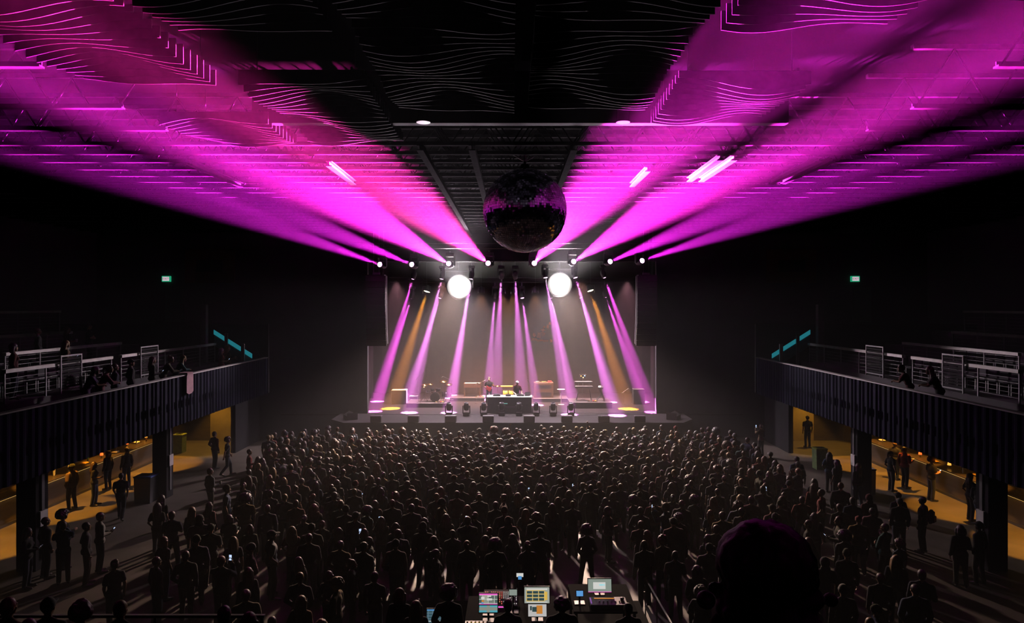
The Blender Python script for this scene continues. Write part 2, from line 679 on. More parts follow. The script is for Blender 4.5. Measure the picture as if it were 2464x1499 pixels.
HAIR_WORD = {'short': 'short hair', 'crop': 'cropped hair', 'long': 'long straight hair', 'wavy': 'long wavy hair', 'bun': 'hair in a bun', 'ponytail': 'ponytail', 'curly': 'curly hair', 'afro': 'big round afro', 'bob': 'bobbed hair', 'cap': 'peaked cap', 'beanie': 'knitted beanie', 'hood': 'hood up', 'bald': 'bald head'}
HAIR_COL = {'black': (.012, .010, .010), 'brown': (.045, .024, .013), 'auburn': (.12, .035, .014), 'fair': (.34, .22, .10), 'grey': (.25, .24, .23)}
TOPS = {'black': (.010, .010, .011), 'dark grey': (.035, .035, .038), 'pale grey': (.22, .22, .23), 'white': (.45, .44, .42), 'navy': (.012, .018, .05), 'denim blue': (.05, .09, .17), 'maroon': (.11, .012, .018), 'red': (.25, .02, .018), 'olive': (.06, .065, .025), 'tan': (.22, .14, .08), 'pink': (.40, .13, .18), 'mustard': (.30, .17, .03), 'teal': (.02, .12, .13), 'purple': (.07, .025, .12)}
TOPS = {k: tuple(c * .6 for c in v) for k, v in TOPS.items()}
TROUSER = [(.012, .012, .014), (.02, .025, .045), (.03, .045, .08), (.035, .033, .03), (.05, .04, .03)]
SKIN = [(.48, .27, .18), (.40, .21, .13), (.22, .11, .065), (.10, .05, .03), (.52, .31, .22)]


def person(loc, yaw=0.0, pose='stand', female=False, hair='short', hcol='brown', top='black', sleeves=True, trousers=0, skin=0, scale=1.0, wide=1.0, label=None, group=None, garment=None, tilt=0.0, shoes=False):
    B = make_body(pose, female, sleeves)
    o = bpy.data.objects.new('person', B['body'])
    COL.objects.link(o)
    o.location = loc
    o.rotation_euler = (tilt, 0, yaw)
    o.scale = (scale * wide, scale * wide, scale)
    o.color = (*SKIN[skin], 1)
    tag(o, label, 'person', group)

    def part(name, me, c):
        p = bpy.data.objects.new(name, me)
        COL.objects.link(p)
        p.parent = o
        if c is not None:
            p.color = (*c, 1)
        return p
    part(garment or ('jacket' if sleeves else 'shirt'), B['top'], TOPS[top])
    part('trousers', B['trousers'], TROUSER[trousers])
    if shoes:
        for me in B['shoes']:
            part('shoe', me, None)
    if hair != 'bald':
        me, m = make_hair(hair)
        worn = m is CLOTH
        h = part({'cap': 'cap', 'beanie': 'beanie', 'hood': 'hood'}.get(hair, 'hair'), me, (TOPS[hcol] if hcol in TOPS and worn else HAIR_COL.get(hcol, (.02, .015, .012))))
        h.matrix_local = Matrix.Translation(B['head']) @ B['headrot'] @ Matrix.Scale(HAIR_K.get(hair, 1.08), 4)
    return o


def hand_point(o, side=1):
    """World position of the grip of a person's hand."""
    for B in BODY.values():
        if B['body'] == o.data:
            return Matrix.LocRotScale(o.location, o.rotation_euler, o.scale) @ V(B['hand'][1 if side > 0 else 0])


def by_head(px, py, h=1.74, floor=0.0):
    """Where on a floor a person of height h stands whose crown shows at (px, py)."""
    y = F * (CZ - floor - h) / (py - CY0)
    return V(((px - CX0) * y / F, y, floor))
# ================================================================== the room
BLK = mat('black_paint', (0.012, 0.012, 0.014), 0.85, vary=0.3, scale=2, spec=.15)
DARKWALL = mat('dark_wall_paint', (0.02, 0.018, 0.024), 0.85, vary=0.3, scale=1.2, bump=0.1)
DRAPE = mat('black_drape', (0.022, 0.018, 0.026), 0.95, vary=0.35, scale=3, stretch=(8, 8, 0.3))
CONC = mat('polished_concrete_floor', (0.105, 0.09, 0.075), 0.55, vary=0.22, scale=1.3, bump=0.05)
STEEL = mat('dark_steel', (0.085, 0.082, 0.086), 0.9, 0, vary=0.2, scale=5, spec=0)
LIT_STEEL = mat('painted_beam_lit_steel', (0.25, 0.25, 0.26), 0.6, 0, vary=0.1, scale=5)  # paler copy of the steel, painted where the beams land
ROOF = mat('dark_roof_deck', (0.006, 0.006, 0.007), 0.9, vary=0.2, scale=2, spec=0)
STAGEF = mat('black_stage_deck', (0.020, 0.017, 0.019), 0.7, vary=0.2, scale=3, spec=.12)
FASC = mat('dark_blue_corrugated_cladding', (0.004, 0.007, 0.026), 0.8, vary=0.25, scale=3, spec=.12, stretch=(1, 1, .1))
CONCB = mat('balcony_concrete', (0.045, 0.045, 0.05), 0.85, vary=0.25, scale=2)

CEIL_Z = 12.2              # underside of the roof joists and of the slats
ST_Z = 1.4                 # stage deck height
LIP = 38.0                 # front edge of the stage
PRO = 41.0                 # plane of the stage opening
BACK = 51.0                # back wall of the stage

struct('floor', MB().box(-25, 25, 1.0, 60, -0.3, 0), CONC)
struct('ceiling', MB().box(-25, 25, 1.0, PRO + .6, 13.6, 13.9), ROOF)
struct('wall_left', MB().box(-25.3, -25, 1.0, PRO + .6, 0, 13.9), DARKWALL)
struct('wall_right', MB().box(25, 25.3, 1.0, PRO + .6, 0, 13.9), DARKWALL)


def drape_wall(x0, x1, y, z0, z1, amp=0.09, pitch=0.42, thick=0.05):
    n = max(8, int((x1 - x0) / pitch * 6))
    front = [(x0 + (x1 - x0) * i / n, y + amp * math.sin(2 * PI * (x0 + (x1 - x0) * i / n) / pitch) * (0.7 + 0.3 * math.sin(i * 0.37))) for i in range(n + 1)]
    back = [(a, b + thick) for a, b in reversed(front)]
    poly = front + back
    mb = MB()
    vs = [(a, b, z0) for a, b in poly] + [(a, b, z1) for a, b in poly]
    N = len(poly)
    fs = [(i, (i + 1) % N, N + (i + 1) % N, N + i) for i in range(N)]
    return mb.add(vs, fs)


PX0, PX1, PZ1 = -8.7, 8.68, 10.56
struct('wall_stage_left', MB().box(-25, PX0 - .0, PRO + .25, PRO + .6, 0, 13.6), DARKWALL)
struct('wall_stage_right', MB().box(PX1, 25, PRO + .25, PRO + .6, 0, 13.6), DARKWALL)
struct('wall_stage_header', MB().box(PX0, PX1, PRO + .25, PRO + .6, PZ1, 13.6), DARKWALL)
# stage house
struct('wall_stage_back', MB().box(-14, 14, BACK, BACK + .3, 0, 15), BLK)
struct('wall_stage_house_left', MB().box(-14.3, -14, PRO + .6, BACK + .3, 0, 15), BLK)
struct('wall_stage_house_right', MB().box(14, 14.3, PRO + .6, BACK + .3, 0, 15), BLK)
struct('ceiling_stage_house', MB().box(-14.3, 14.3, PRO + .6, BACK + .3, 15, 15.3), BLK)
# stage platform: deck and dark front
mb = MB()
mb.prism([(-9.35, LIP), (9.5, LIP), (10.3, LIP + 1.2), (10.3, PRO + .2), (-10.3, PRO + .2), (-10.3, LIP + 1.1)], 'z', ST_Z - .12, ST_Z)
mb.box(-13.9, 13.9, PRO + .2, BACK, ST_Z - .12, ST_Z)
struct('floor_stage', mb, STAGEF)
mb = MB()
mb.prism([(-9.3, LIP + .06), (9.45, LIP + .06), (10.22, LIP + 1.22), (10.22, PRO + .2), (-10.22, PRO + .2), (-10.22, LIP + 1.12)], 'z', 0, ST_Z - .12)
struct('wall_stage_front', mb, BLK)

# roof joists across the hall, every 1.1 m
def joist(y, first=False):
    root = thing('roof_joist', None, None, (0, y, 0))
    root['kind'] = 'structure'
    MB().box(-24.9, 24.9, -.07, .07, CEIL_Z, CEIL_Z + .035).box(-24.9, 24.9, -.012, .012, CEIL_Z + .035, CEIL_Z + .11).build('bottom_chord', STEEL, root)
    MB().box(-24.9, 24.9, -.06, .06, 13.5, 13.6).build('top_chord', STEEL, root)
    w = MB()
    k = 0
    x = -24.6
    while x < 24.3:
        a, b = (CEIL_Z + .05, 13.5) if k % 2 == 0 else (13.5, CEIL_Z + .05)
        w.tube([(x, 0, a), (x + 0.82, 0, b)], .022, 5)
        x += 0.82
        k += 1
    w.build('web', STEEL, root)
    return root


j0 = joist(18.45)
for y in [18.45 + 1.105 * i for i in range(1, 21)]:
    c = copy_tree(j0)
    c.location.y = y


# shorter side joists beyond the slat panels
def side_joist(y, x0, x1):
    root = thing('roof_joist', None, None, ((x0 + x1) / 2, y, 0))
    root['kind'] = 'structure'
    L = (x1 - x0) / 2
    MB().box(-L, L, -.07, .07, CEIL_Z, CEIL_Z + .035).box(-L, L, -.012, .012, CEIL_Z + .035, CEIL_Z + .11).build('bottom_chord', STEEL, root)
    MB().box(-L, L, -.06, .06, 13.5, 13.6).build('top_chord', STEEL, root)
    w = MB()
    k, x = 0, -L + .1
    while x + .82 < L:
        a, b = (CEIL_Z + .05, 13.5) if k % 2 == 0 else (13.5, CEIL_Z + .05)
        w.tube([(x, 0, a), (x + .82, 0, b)], .022, 5)
        x += .82
        k += 1
    w.build('web', STEEL, root)


for y in (16.9, 15.0, 12.4, 10.2):
    side_joist(y, -24.9, -8.5)
    side_joist(y, 8.75, 24.9)
# heavier girders along the hall; short paler ones paint the beam-lit stretches
for gx, y0, y1 in ((-9.5, 20.2, 24), (-2.46, 18.3, 40.6), (-1.07, 18.3, 40.6), (1.66, 18.3, 40.6), (4.2, 21.2, 24), (5.95, 19.6, 23), (6.35, 19.6, 23), (8.85, 19.8, 23.4), (9.25, 19.8, 23.4), (-5.45, 20.4, 23.6)):
    g = MB()
    g.box(gx - .09, gx + .09, y0, y1, CEIL_Z - .16, CEIL_Z - .13)
    g.box(gx - .012, gx + .012, y0, y1, CEIL_Z - .13, CEIL_Z - .03)
    g.box(gx - .09, gx + .09, y0, y1, CEIL_Z - .03, CEIL_Z - .002)
    struct('ceiling_girder', g, STEEL if y1 > 30 else LIT_STEEL)
# ================================================================== lighting rig, slats, mirror ball, loudspeakers
FIXB = mat('black_fixture_housing', (0.02, 0.02, 0.022), 0.45, vary=0.2, scale=12)
FIXM = mat('grey_fixture_bracket', (0.20, 0.20, 0.21), 0.4, 0.6, vary=0.15, scale=12)
TRUSSM = mat('black_truss_tube', (0.03, 0.03, 0.033), 0.5, 0.3, vary=0.2, scale=6)
LENSM = mat('lit_lens_magenta', (0.8, 0.5, 0.8), 0.2, vary=0, emit=(1, .35, .9), strength=30)
LENSW = mat('lit_lens_white', (0.8, 0.8, 0.8), 0.2, vary=0, emit=(1, .93, .86), strength=14)
LENSA = mat('lit_lens_warm', (0.8, 0.7, 0.5), 0.2, vary=0, emit=(1, .86, .6), strength=12)
LENSD = mat('dark_lens_glass', (0.02, 0.02, 0.03), 0.1, vary=0)
ORD = ['leftmost', 'second from the left', 'third from the left', 'fourth from the left', 'fifth from the left', 'sixth from the left', 'seventh from the left', 'eighth from the left', 'ninth from the left', 'tenth from the left']
ORD8 = ORD[:4] + ['fourth from the right', 'third from the right', 'second from the right', 'rightmost']


def moving_head(name, label, p_lens, target, lens, k=1.0, up=1, group=None, drop=0.0):
    """Moving head whose lens centre sits at p_lens looking at target; it hangs (up=1) or stands (up=-1)."""
    p = Vector(p_lens)
    d = (Vector(target) - p).normalized()
    c = p - d * .26 * k                          # pivot of the head
    top = c + Vector((0, 0, up * (.40 * k)))
    root = thing(name, label, 'stage light', top, 0, group)
    to = -top
    T = Matrix.Translation(to)
    yaw = math.atan2(d.y, d.x)
    R = Matrix.Translation(c - top) @ Matrix.Rotation(yaw - PI / 2, 4, 'Z')
    MB().box(-.19 * k, .19 * k, -.15 * k, .15 * k, -.02 * k, .14 * k, Matrix.Translation(Vector((0, 0, 0 if up > 0 else -.12 * k))), .03).build('base', FIXB, root)
    y = MB()
    s = up
    for sx in (-1, 1):
        y.prism([(-.06 * k, -.07 * k * s), (.06 * k, -.07 * k * s), (.09 * k, .38 * k * s), (-.09 * k, .38 * k * s)], 'x', sx * .20 * k - .025 * k, sx * .20 * k + .025 * k, R)
    y.box(-.225 * k, .225 * k, -.09 * k, .09 * k, min(.34 * s, .39 * s) * k, max(.34 * s, .39 * s) * k, R)
    y.build('yoke', FIXB, root)
    A = Matrix.Translation(c - top) @ aim(-d)       # +Z runs along the light
    h = MB()
    h.lathe([(.07 * k, -.23 * k), (.13 * k, -.20 * k), (.165 * k, -.05 * k), (.165 * k, .06 * k), (.135 * k, .14 * k), (.135 * k, .24 * k), (.115 * k, .245 * k), (.115 * k, .215 * k)], 16, A)
    hd = h.build('head', FIXB, root, True)
    l = MB()
    l.lathe([(.11 * k, .222 * k), (.105 * k, .238 * k), (.05 * k, .25 * k)], 16, A)
    l.build('lens', lens, hd, True)
    if up > 0:
        cl = MB()
        cl.box(-.03 * k, .03 * k, -.03 * k, .03 * k, .14 * k, (.22 + drop) * k, None)
        cl.build('mounting_clamp', FIXM, root)
    return root


def truss(name, label, x0, x1, y, z, size=.30):
    root = thing(name, label, 'truss', ((x0 + x1) / 2, y, z))
    h = size / 2
    L = (x1 - x0) / 2
    for a, b in ((-h, -h), (h, -h), (-h, h), (h, h)):
        MB().tube([(-L, a, b), (L, a, b)], .025, 6).build('chord', TRUSSM, root)
    br = MB()
    n = int(2 * L / .5)
    for i in range(n):
        xa, xb = -L + 2 * L * i / n, -L + 2 * L * (i + 1) / n
        u = 1 if i % 2 else -1
        for a in (-h, h):
            br.tube([(xa, a, -h * u), (xb, a, h * u)], .012, 4)
            br.tube([(xa, -h * u, a), (xb, h * u, a)], .012, 4)
    br.build('bracing', TRUSSM, root)
    for t in (-.75, 0, .75):
        MB().tube([(L * t, 0, h), (L * t, 0, 13.3 - z)], .012, 4).build('hanging_cable', TRUSSM, root)
    return root


truss('lighting_truss', 'long black box truss along the top of the stage opening', -9.4, 9.4, 39.5, 11.34)
truss('lighting_truss', 'black box truss just inside the stage opening above the upper lamps', -8.2, 8.2, 42.2, 10.75)
truss('lighting_truss', 'black box truss deep over the stage above the lower lamps', -8.2, 8.2, 46.2, 9.62)
FRONT = []
fx = [(913, 636), (990, 636), (1079, 634), (1174, 633), (1286, 633), (1381, 629), (1469, 629), (1546, 627)]
FT = [(-13.5, 20, 12.6), (-11.4, 20, 12.6), (-7.5, 20, 12.5), (-4.7, 20, 12.5), (3.45, 20, 12.5), (7.0, 20, 12.5), (10.9, 20, 12.6), (13.9, 20, 12.6)]
for i, ((px, py), t) in enumerate(zip(fx, FT)):
    p = at(px, py, 38.9)
    moving_head('moving_head_light', 'magenta moving head beaming over the crowd, ' + ORD8[i] + ' on the front truss', p, t, LENSM, 1.25, 1, 'front truss moving heads')
    d = (Vector(t) - p).normalized()
    FRONT.append((p + d * .06, t))
row1 = [(993, 672, 900, 990), (1062, 672, 985, 993), (1133, 672, 1080, 993), (1206, 670, 1192, 958), (1240, 670, 1256, 958), (1313, 669, 1370, 998), (1385, 669, 1485, 1000), (1455, 669, 1570, 992)]
row2 = [(989, 719, 908, 966), (1058, 718, 975, 970), (1125, 718, 1085, 958), (1190, 718, 1172, 962), (1257, 718, 1292, 975), (1327, 718, 1380, 966), (1398, 717, 1470, 968), (1458, 716, 1546, 967)]
DOWN = []
for rows, y, nm in ((row1, 42.2, 'upper'), (row2, 46.2, 'lower')):
    for i, (a, b, c, d) in enumerate(rows):
        p, t = at(a, b, y), on_plane(c, d, ST_Z)
        moving_head('stage_beam_light', 'narrow-beam moving head over the stage, ' + ORD8[i] + ' in the ' + nm + ' row', p, t, LENSM, 1.05, 1, nm + ' row of stage moving heads', .2)
        DOWN.append((p + (t - p).normalized() * .05, t))
# eight moving heads resting on the stage floor
for i, px in enumerate((1080, 1122, 1164, 1207, 1249, 1290, 1331, 1374)):
    p = on_plane(px, 1001, ST_Z)
    q = p + Vector((0, 0, .62 + .02))
    moving_head('floor_moving_head', 'unlit black moving head standing near the stage edge, ' + ORD8[i] + ' of eight', q, q + Vector((0, -.25, 1)), LENSD, 1.0, -1, 'moving heads along the stage floor').location.z = ST_Z + .139

# round wash lamps in the row at two thirds of the stage height
def par_lamp(label, p, t, lens, k=1.0, group='round wash lamps over the stage'):
    p = Vector(p)
    root = thing('wash_lamp', label, 'stage light', p, 0, group)
    A = aim(-(Vector(t) - p))
    MB().lathe([(.08 * k, -.34 * k), (.12 * k, -.30 * k), (.17 * k, -.06 * k), (.19 * k, .0), (.172 * k, .0), (.16 * k, -.05 * k)], 16, A).build('housing', FIXB, root, True)
    MB().lathe([(.168 * k, -.035 * k), (.165 * k, -.02 * k), (.10 * k, .0)], 16, A).build('lens', lens, root, True)
    MB().tube([(-.21 * k, 0, -.1 * k), (-.21 * k, 0, .28 * k), (.21 * k, 0, .28 * k), (.21 * k, 0, -.1 * k)], .014, 5).tube([(0, 0, .28 * k), (0, 0, 10.9 - p.z)], .012, 5).build('hanging_bracket', FIXM, root)
    return root


WASH = []
for i, (px, py, tx, ty) in enumerate(((1027, 702, 940, 983), (1158, 702, 1150, 960), (1208, 703, 1215, 962), (1237, 703, 1225, 962), (1288, 702, 1296, 960), (1421, 700, 1511, 984))):
    p, t = at(px, py, 45.0), on_plane(tx, ty, ST_Z)
    warm = i in (0, 5)
    par_lamp(('round lamp with an amber shaft of light, at the ' + ('left' if i == 0 else 'right') + ' of the wash lamp row') if warm else 'small round white wash lamp over mid-stage, ' + ['', 'leftmost', 'second from the left', 'third from the left', 'rightmost', ''][i] + ' of four', p, t, LENSA if warm else LENSW, 1.25 if warm else 1.0)
    WASH.append((p + (t - p).normalized() * .05, t, warm))
# two blinding round lamps
# lens widened to the lamp's halo, painted as emission fading from the centre
BLENS = bpy.data.materials.new('painted_halo_lens')
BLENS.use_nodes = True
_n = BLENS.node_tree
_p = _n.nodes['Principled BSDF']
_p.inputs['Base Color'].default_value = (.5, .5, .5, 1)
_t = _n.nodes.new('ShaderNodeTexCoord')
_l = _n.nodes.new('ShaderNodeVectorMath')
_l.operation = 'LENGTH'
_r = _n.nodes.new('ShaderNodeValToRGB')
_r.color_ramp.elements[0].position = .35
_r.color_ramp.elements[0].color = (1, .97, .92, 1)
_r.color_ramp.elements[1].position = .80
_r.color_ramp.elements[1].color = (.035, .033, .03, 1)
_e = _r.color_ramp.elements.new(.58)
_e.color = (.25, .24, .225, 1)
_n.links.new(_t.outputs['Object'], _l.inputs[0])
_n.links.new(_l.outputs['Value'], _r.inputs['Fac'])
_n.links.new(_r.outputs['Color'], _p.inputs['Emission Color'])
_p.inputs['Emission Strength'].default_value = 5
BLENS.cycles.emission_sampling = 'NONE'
BLIND = []
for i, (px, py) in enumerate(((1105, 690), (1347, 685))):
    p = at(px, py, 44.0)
    root = thing('blinder_lamp', 'round white lamp with its halo painted on, ' + ('left' if i == 0 else 'right') + ' of the two over the stage', 'stage light', p, 0, 'two blinding lamps')
    t = Vector((p.x * .5, 18, 4))
    A = aim(-(t - p))
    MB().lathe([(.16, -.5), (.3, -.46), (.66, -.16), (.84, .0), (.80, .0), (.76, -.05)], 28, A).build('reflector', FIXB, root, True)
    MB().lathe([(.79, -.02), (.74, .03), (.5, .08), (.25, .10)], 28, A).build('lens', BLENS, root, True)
    MB().tube([(-.88, 0, -.05), (-.88, 0, 1.0), (.88, 0, 1.0), (.88, 0, -.05)], .03, 6).tube([(0, 0, 1.0), (0, 0, 10.75 - p.z)], .03, 6).build('hanging_bracket', FIXM, root)
    BLIND.append((p + (t - p).normalized() * .16, t))

# ------------------------------------------------------------------ wavy ceiling slats in panels
SLAT = mat('dark_grey_slat', (0.16, 0.155, 0.16), 0.8, vary=0.2, scale=4, spec=.1)


def slat_panel(label, x0, x1, y0, y1, pitch=.262, seed=0):
    root = thing('slat_ceiling_panel', label, 'ceiling panel', ((x0 + x1) / 2, (y0 + y1) / 2, CEIL_Z + .25), 0, 'hanging panels of wavy slats')
    cx, cy, cz = root.location
    mb = MB()
    n = int((y1 - y0) / pitch)
    N = 26
    for i in range(n + 1):
        y = y0 + i * pitch
        pts = []
        for j in range(N + 1):
            x = x0 + (x1 - x0) * j / N
            a = seed * 1.7
            wv = .075 * math.sin(x * 1.55 + y * 1.15 + a) + .055 * math.sin(x * 2.4 - y * 1.9 + a * 2) + .02 * math.sin(y * 3.1)
            pts.append((x - cx, CEIL_Z + wv - cz))
        poly = pts + [(x1 - cx, CEIL_Z + .25 - cz), (x0 - cx, CEIL_Z + .25 - cz)]
        mb.prism(poly, 'y', y - cy - .011, y - cy + .011)
    sl = mb.build('wavy_slats', SLAT, root)
    r = MB()
    for x in (x0 + .25, x1 - .25):
        r.box(x - cx - .02, x - cx + .02, y0 - cy, y1 - cy, 0.0, .06)
        for y in (y0 + .3, y1 - .3):
            r.tube([(x - cx, y - cy, .06), (x - cx, y - cy, 13.55 - cz)], .008, 4)
    r.build('hanging_frame', TRUSSM, root)
    return root


K = 0
for x0, x1, bays, side in (
        (-11.1, -8.6, ((6.4, 9.2),), 'far left'),
        (-8.27, -5.72, ((6.4, 9.5), (9.84, 13.45), (16.1, 18.25)), 'left'),
        (-5.28, -2.85, ((6.4, 11.1), (13.24, 18.2)), 'left of the middle'),
        (-2.5, .05, ((6.4, 10.4), (10.7, 15.2)), 'middle'),
        (.35, 2.9, ((6.4, 10.4), (10.75, 14.95)), 'right of the middle'),
        (3.23, 5.8, ((6.4, 10.84), (13.3, 16.05)), 'right'),
        (6.1, 8.6, ((6.4, 9.6),), 'far right')):
    for b, (y0, y1) in enumerate(bays):
        K += 1
        nm = 'nearest' if b == 0 else 'farthest' if b == len(bays) - 1 else 'middle'
        slat_panel('hanging panel of wavy slats, ' + (nm + ' one in the ' if len(bays) > 1 else 'the one in the ') + side + ' column', x0, x1, y0, y1, seed=K % 4)
# header beam before the open joists with two round down-lights
hd = MB()
hd.box(-6.2, 6.6, 16.35, 16.6, CEIL_Z + .05, 13.5)
struct('ceiling_beam', hd, BLK)
for i, (px, py) in enumerate(((1018, 294), (1500, 292))):
    p = on_plane(px, 296, CEIL_Z + .02) if False else at(px, py, 16.1)
    r = thing('round_downlight', 'round ceiling downlight beside the dark header beam, ' + ('left' if i == 0 else 'right') + ' one', 'ceiling light', (p.x, 16.15, 12.22), 0, 'round ceiling downlights')
    MB().lathe([(.12, 0), (.14, 0), (.14, 1.3), (.12, 1.3)], 18).build('can', STEEL, r, True)
    MB().lathe([(.118, .01), (.118, .02)], 18).build('lens', mat('pale_lens', (.5, .45, .5), .3, vary=0), r)
    MB().lathe([(.14, -.012), (.165, -.012), (.165, 0), (.14, 0)], 18).build('trim_ring', mat('white_trim_ring', (.6, .6, .6), .4, vary=0), r)

# ------------------------------------------------------------------ mirror ball
BC = at(1263, 507, 20.0)
BR = 1.22
ball = thing('mirror_ball', 'giant dark mirror ball hanging over the dance floor', 'mirror ball', BC)
MIRR = bpy.data.materials.new('mirror_tiles')
MIRR.use_nodes = True
_b = MIRR.node_tree.nodes['Principled BSDF']
_b.inputs['Base Color'].default_value = (.62, .58, .80, 1)
_b.inputs['Metallic'].default_value = 1.0
_b.inputs['Roughness'].default_value = 0.12
rng = random.Random(5)
mb = MB()
rows_ = 58
for i in range(rows_):
    a0, a1 = -PI / 2 + PI * i / rows_, -PI / 2 + PI * (i + 1) / rows_
    am = (a0 + a1) / 2
    n = max(5, int(2 * rows_ * math.cos(am)))
    for k in range(n):
        t0, t1 = 2 * PI * (k + .04) / n, 2 * PI * (k + .96) / n
        e = (a1 - a0) * .04
        q = []
        for a, t in ((a0 + e, t0), (a0 + e, t1), (a1 - e, t1), (a1 - e, t0)):
            q.append(Vector((math.cos(a) * math.cos(t), math.cos(a) * math.sin(t), math.sin(a))) * BR)
        c = sum(q, Vector()) / 4
        nn = c.normalized()
        rot = Matrix.Rotation(rng.gauss(0, .05), 3, nn.orthogonal()) @ Matrix.Rotation(rng.gauss(0, .05), 3, nn.cross(nn.orthogonal()))
        q = [c + rot @ (p - c) for p in q]
        mb.add(q, [(0, 1, 2, 3)])
mb.build('mirror_tiles', MIRR, ball)
MB().ball((0, 0, 0), BR - .02, 40, 24).build('core', BLK, ball, True)
MB().tube([(0, 0, BR - .05), (0, 0, BR + .12)], [.16, .12], 14).tube([(0, 0, BR + .1), (0, 0, 12.3 - BC.z)], .04, 8).build('hanging_pole', STEEL, ball)
m_ = MB()
zt = 12.32 - BC.z
m_.tube([(-.36, 0, zt), (.36, 0, zt)], .035, 6).tube([(-.36, 0, zt), (0, 0, zt - .22), (.36, 0, zt)], .03, 6).tube([(0, -.3, zt), (0, 0, zt - .22), (0, .3, zt)], .03, 6)
m_.build('mounting_bracket', mat('pale_bracket_steel', (.45, .42, .45), .4, .3), ball)

# ------------------------------------------------------------------ hanging line arrays
GRILLE = mat('black_speaker_grille', (0.016, 0.016, 0.018), 0.6, vary=0.4, scale=90)
CAB = mat('grey_speaker_side', (0.14, 0.125, 0.11), 0.55, vary=0.15, scale=10)


def line_array(label, x, zt, y=39.6):
    root = thing('line_array_speaker', label, 'loudspeaker', (x, y, zt))
    z, yy, ang = 0.0, 0.0, math.radians(-2)
    h = .333
    for i in range(12):
        M = Matrix.Translation((0, yy, z)) @ Matrix.Rotation(ang, 4, 'X')
        c = MB()
        # wedge shaped cabinet, front towards the hall (-Y)
        c.prism([(-.58, -.30), (.58, -.30), (.50, .34), (-.50, .34)], 'z', -h + .004, -.004, M)
        cb = c.build('cabinet', CAB, root)
        MB().box(-.57, .57, -.325, -.302, -h + .006, -.006, M, .004).build('grille', GRILLE, cb)
        st = MB()
        for s in (-1, 1):
            st.box(s * .555 - .03, s * .555 + .03, .0, .2, -h + .0, 0.0, M)
        st.build('rigging_plate', FIXM, cb)
        z += -math.cos(ang) * h
        yy += math.sin(ang) * h * -1 * -1
        ang += math.radians(.55 + .22 * i)
    fr = MB()
    fr.box(-.5, .5, -.3, .35, .0, .07)
    fr.build('rigging_frame', TRUSSM, root)
    ch = MB()
    for sx in (-.16, .16):
        ch.tube([(sx, 0, .07), (sx, 0, 13.4 - zt)], .016, 5)
    ch.tube([(.35, .1, .07), (.42, .1, .8), (.40, .1, 13.4 - zt)], .012, 5)
    ch.box(-.2, .2, -.06, .06, .07, .2)
    ch.build('hanging_chain', FIXM, root)
    return root


line_array('tall curved line of black loudspeakers hanging at the left edge of the stage', -7.83, 9.6)
line_array('tall curved line of black loudspeakers hanging at the right edge of the stage', 7.75, 9.6)
# ================================================================== what stands on the stage
RISER = mat('grey_riser_deck', (0.05, 0.045, 0.045), 0.6, vary=0.2, scale=4)
CASEB = mat('black_case_laminate', (0.022, 0.020, 0.022), 0.5, vary=0.25, scale=5)
CHROME = mat('chrome', (0.65, 0.65, 0.66), 0.2, 1.0, vary=0.05)
BRASS = mat('cymbal_bronze', (0.75, 0.50, 0.18), 0.25, 1.0, vary=0.1, scale=14)
SHELL = mat('dark_drum_shell', (0.03, 0.022, 0.02), 0.3, vary=0.2, scale=6)
SKINW = mat('white_drum_head', (0.62, 0.60, 0.56), 0.6, vary=0.05)
TABLEW = mat('white_laminate_top', (0.60, 0.58, 0.58), 0.35, vary=0.06)
YEL = mat('yellow_drum_lacquer', (0.55, 0.33, 0.04), 0.35, vary=0.15)
BLACKP = mat('black_plastic', (0.02, 0.02, 0.022), 0.4, vary=0.15, scale=14)
RED = mat('red_lacquer', (0.35, 0.03, 0.03), 0.35, vary=0.15)
CABLE = mat('black_cable', (0.01, 0.01, 0.01), 0.6, vary=0.1)


def stage_pt(px, py, z=ST_Z):
    return on_plane(px, py, z)


def riser(label, px0, px1, ybot, depth, h):
    a, b = stage_pt(px0, ybot), stage_pt(px1, ybot)
    root = thing('drum_riser' if 'drum' in label else 'stage_riser', label, 'riser', ((a.x + b.x) / 2, a.y + depth / 2, ST_Z), 0, 'low risers on the stage')
    w = (b.x - a.x) / 2
    MB().box(-w, w, -depth / 2, depth / 2, h - .05, h, None, .01).build('deck', RISER, root)
    MB().box(-w + .03, w - .03, -depth / 2 + .02, depth / 2 - .02, 0.0, h - .05).build('skirt', CASEB, root)
    return root, ST_Z + h


r1, z1 = riser('low grey riser under the drum kit, at the left of the stage', 977, 1077, 981, 1.9, .28)
r2, z2 = riser('low riser at the back of the stage just left of the DJ booth', 1082, 1166, 966, 1.5, .25)
r3, z3 = riser('low riser at the back of the stage just right of the DJ booth', 1283, 1367, 968, 1.5, .25)
r4, z4 = riser('low grey riser under the keyboards, at the right of the stage', 1371, 1474, 983, 2.0, .38)

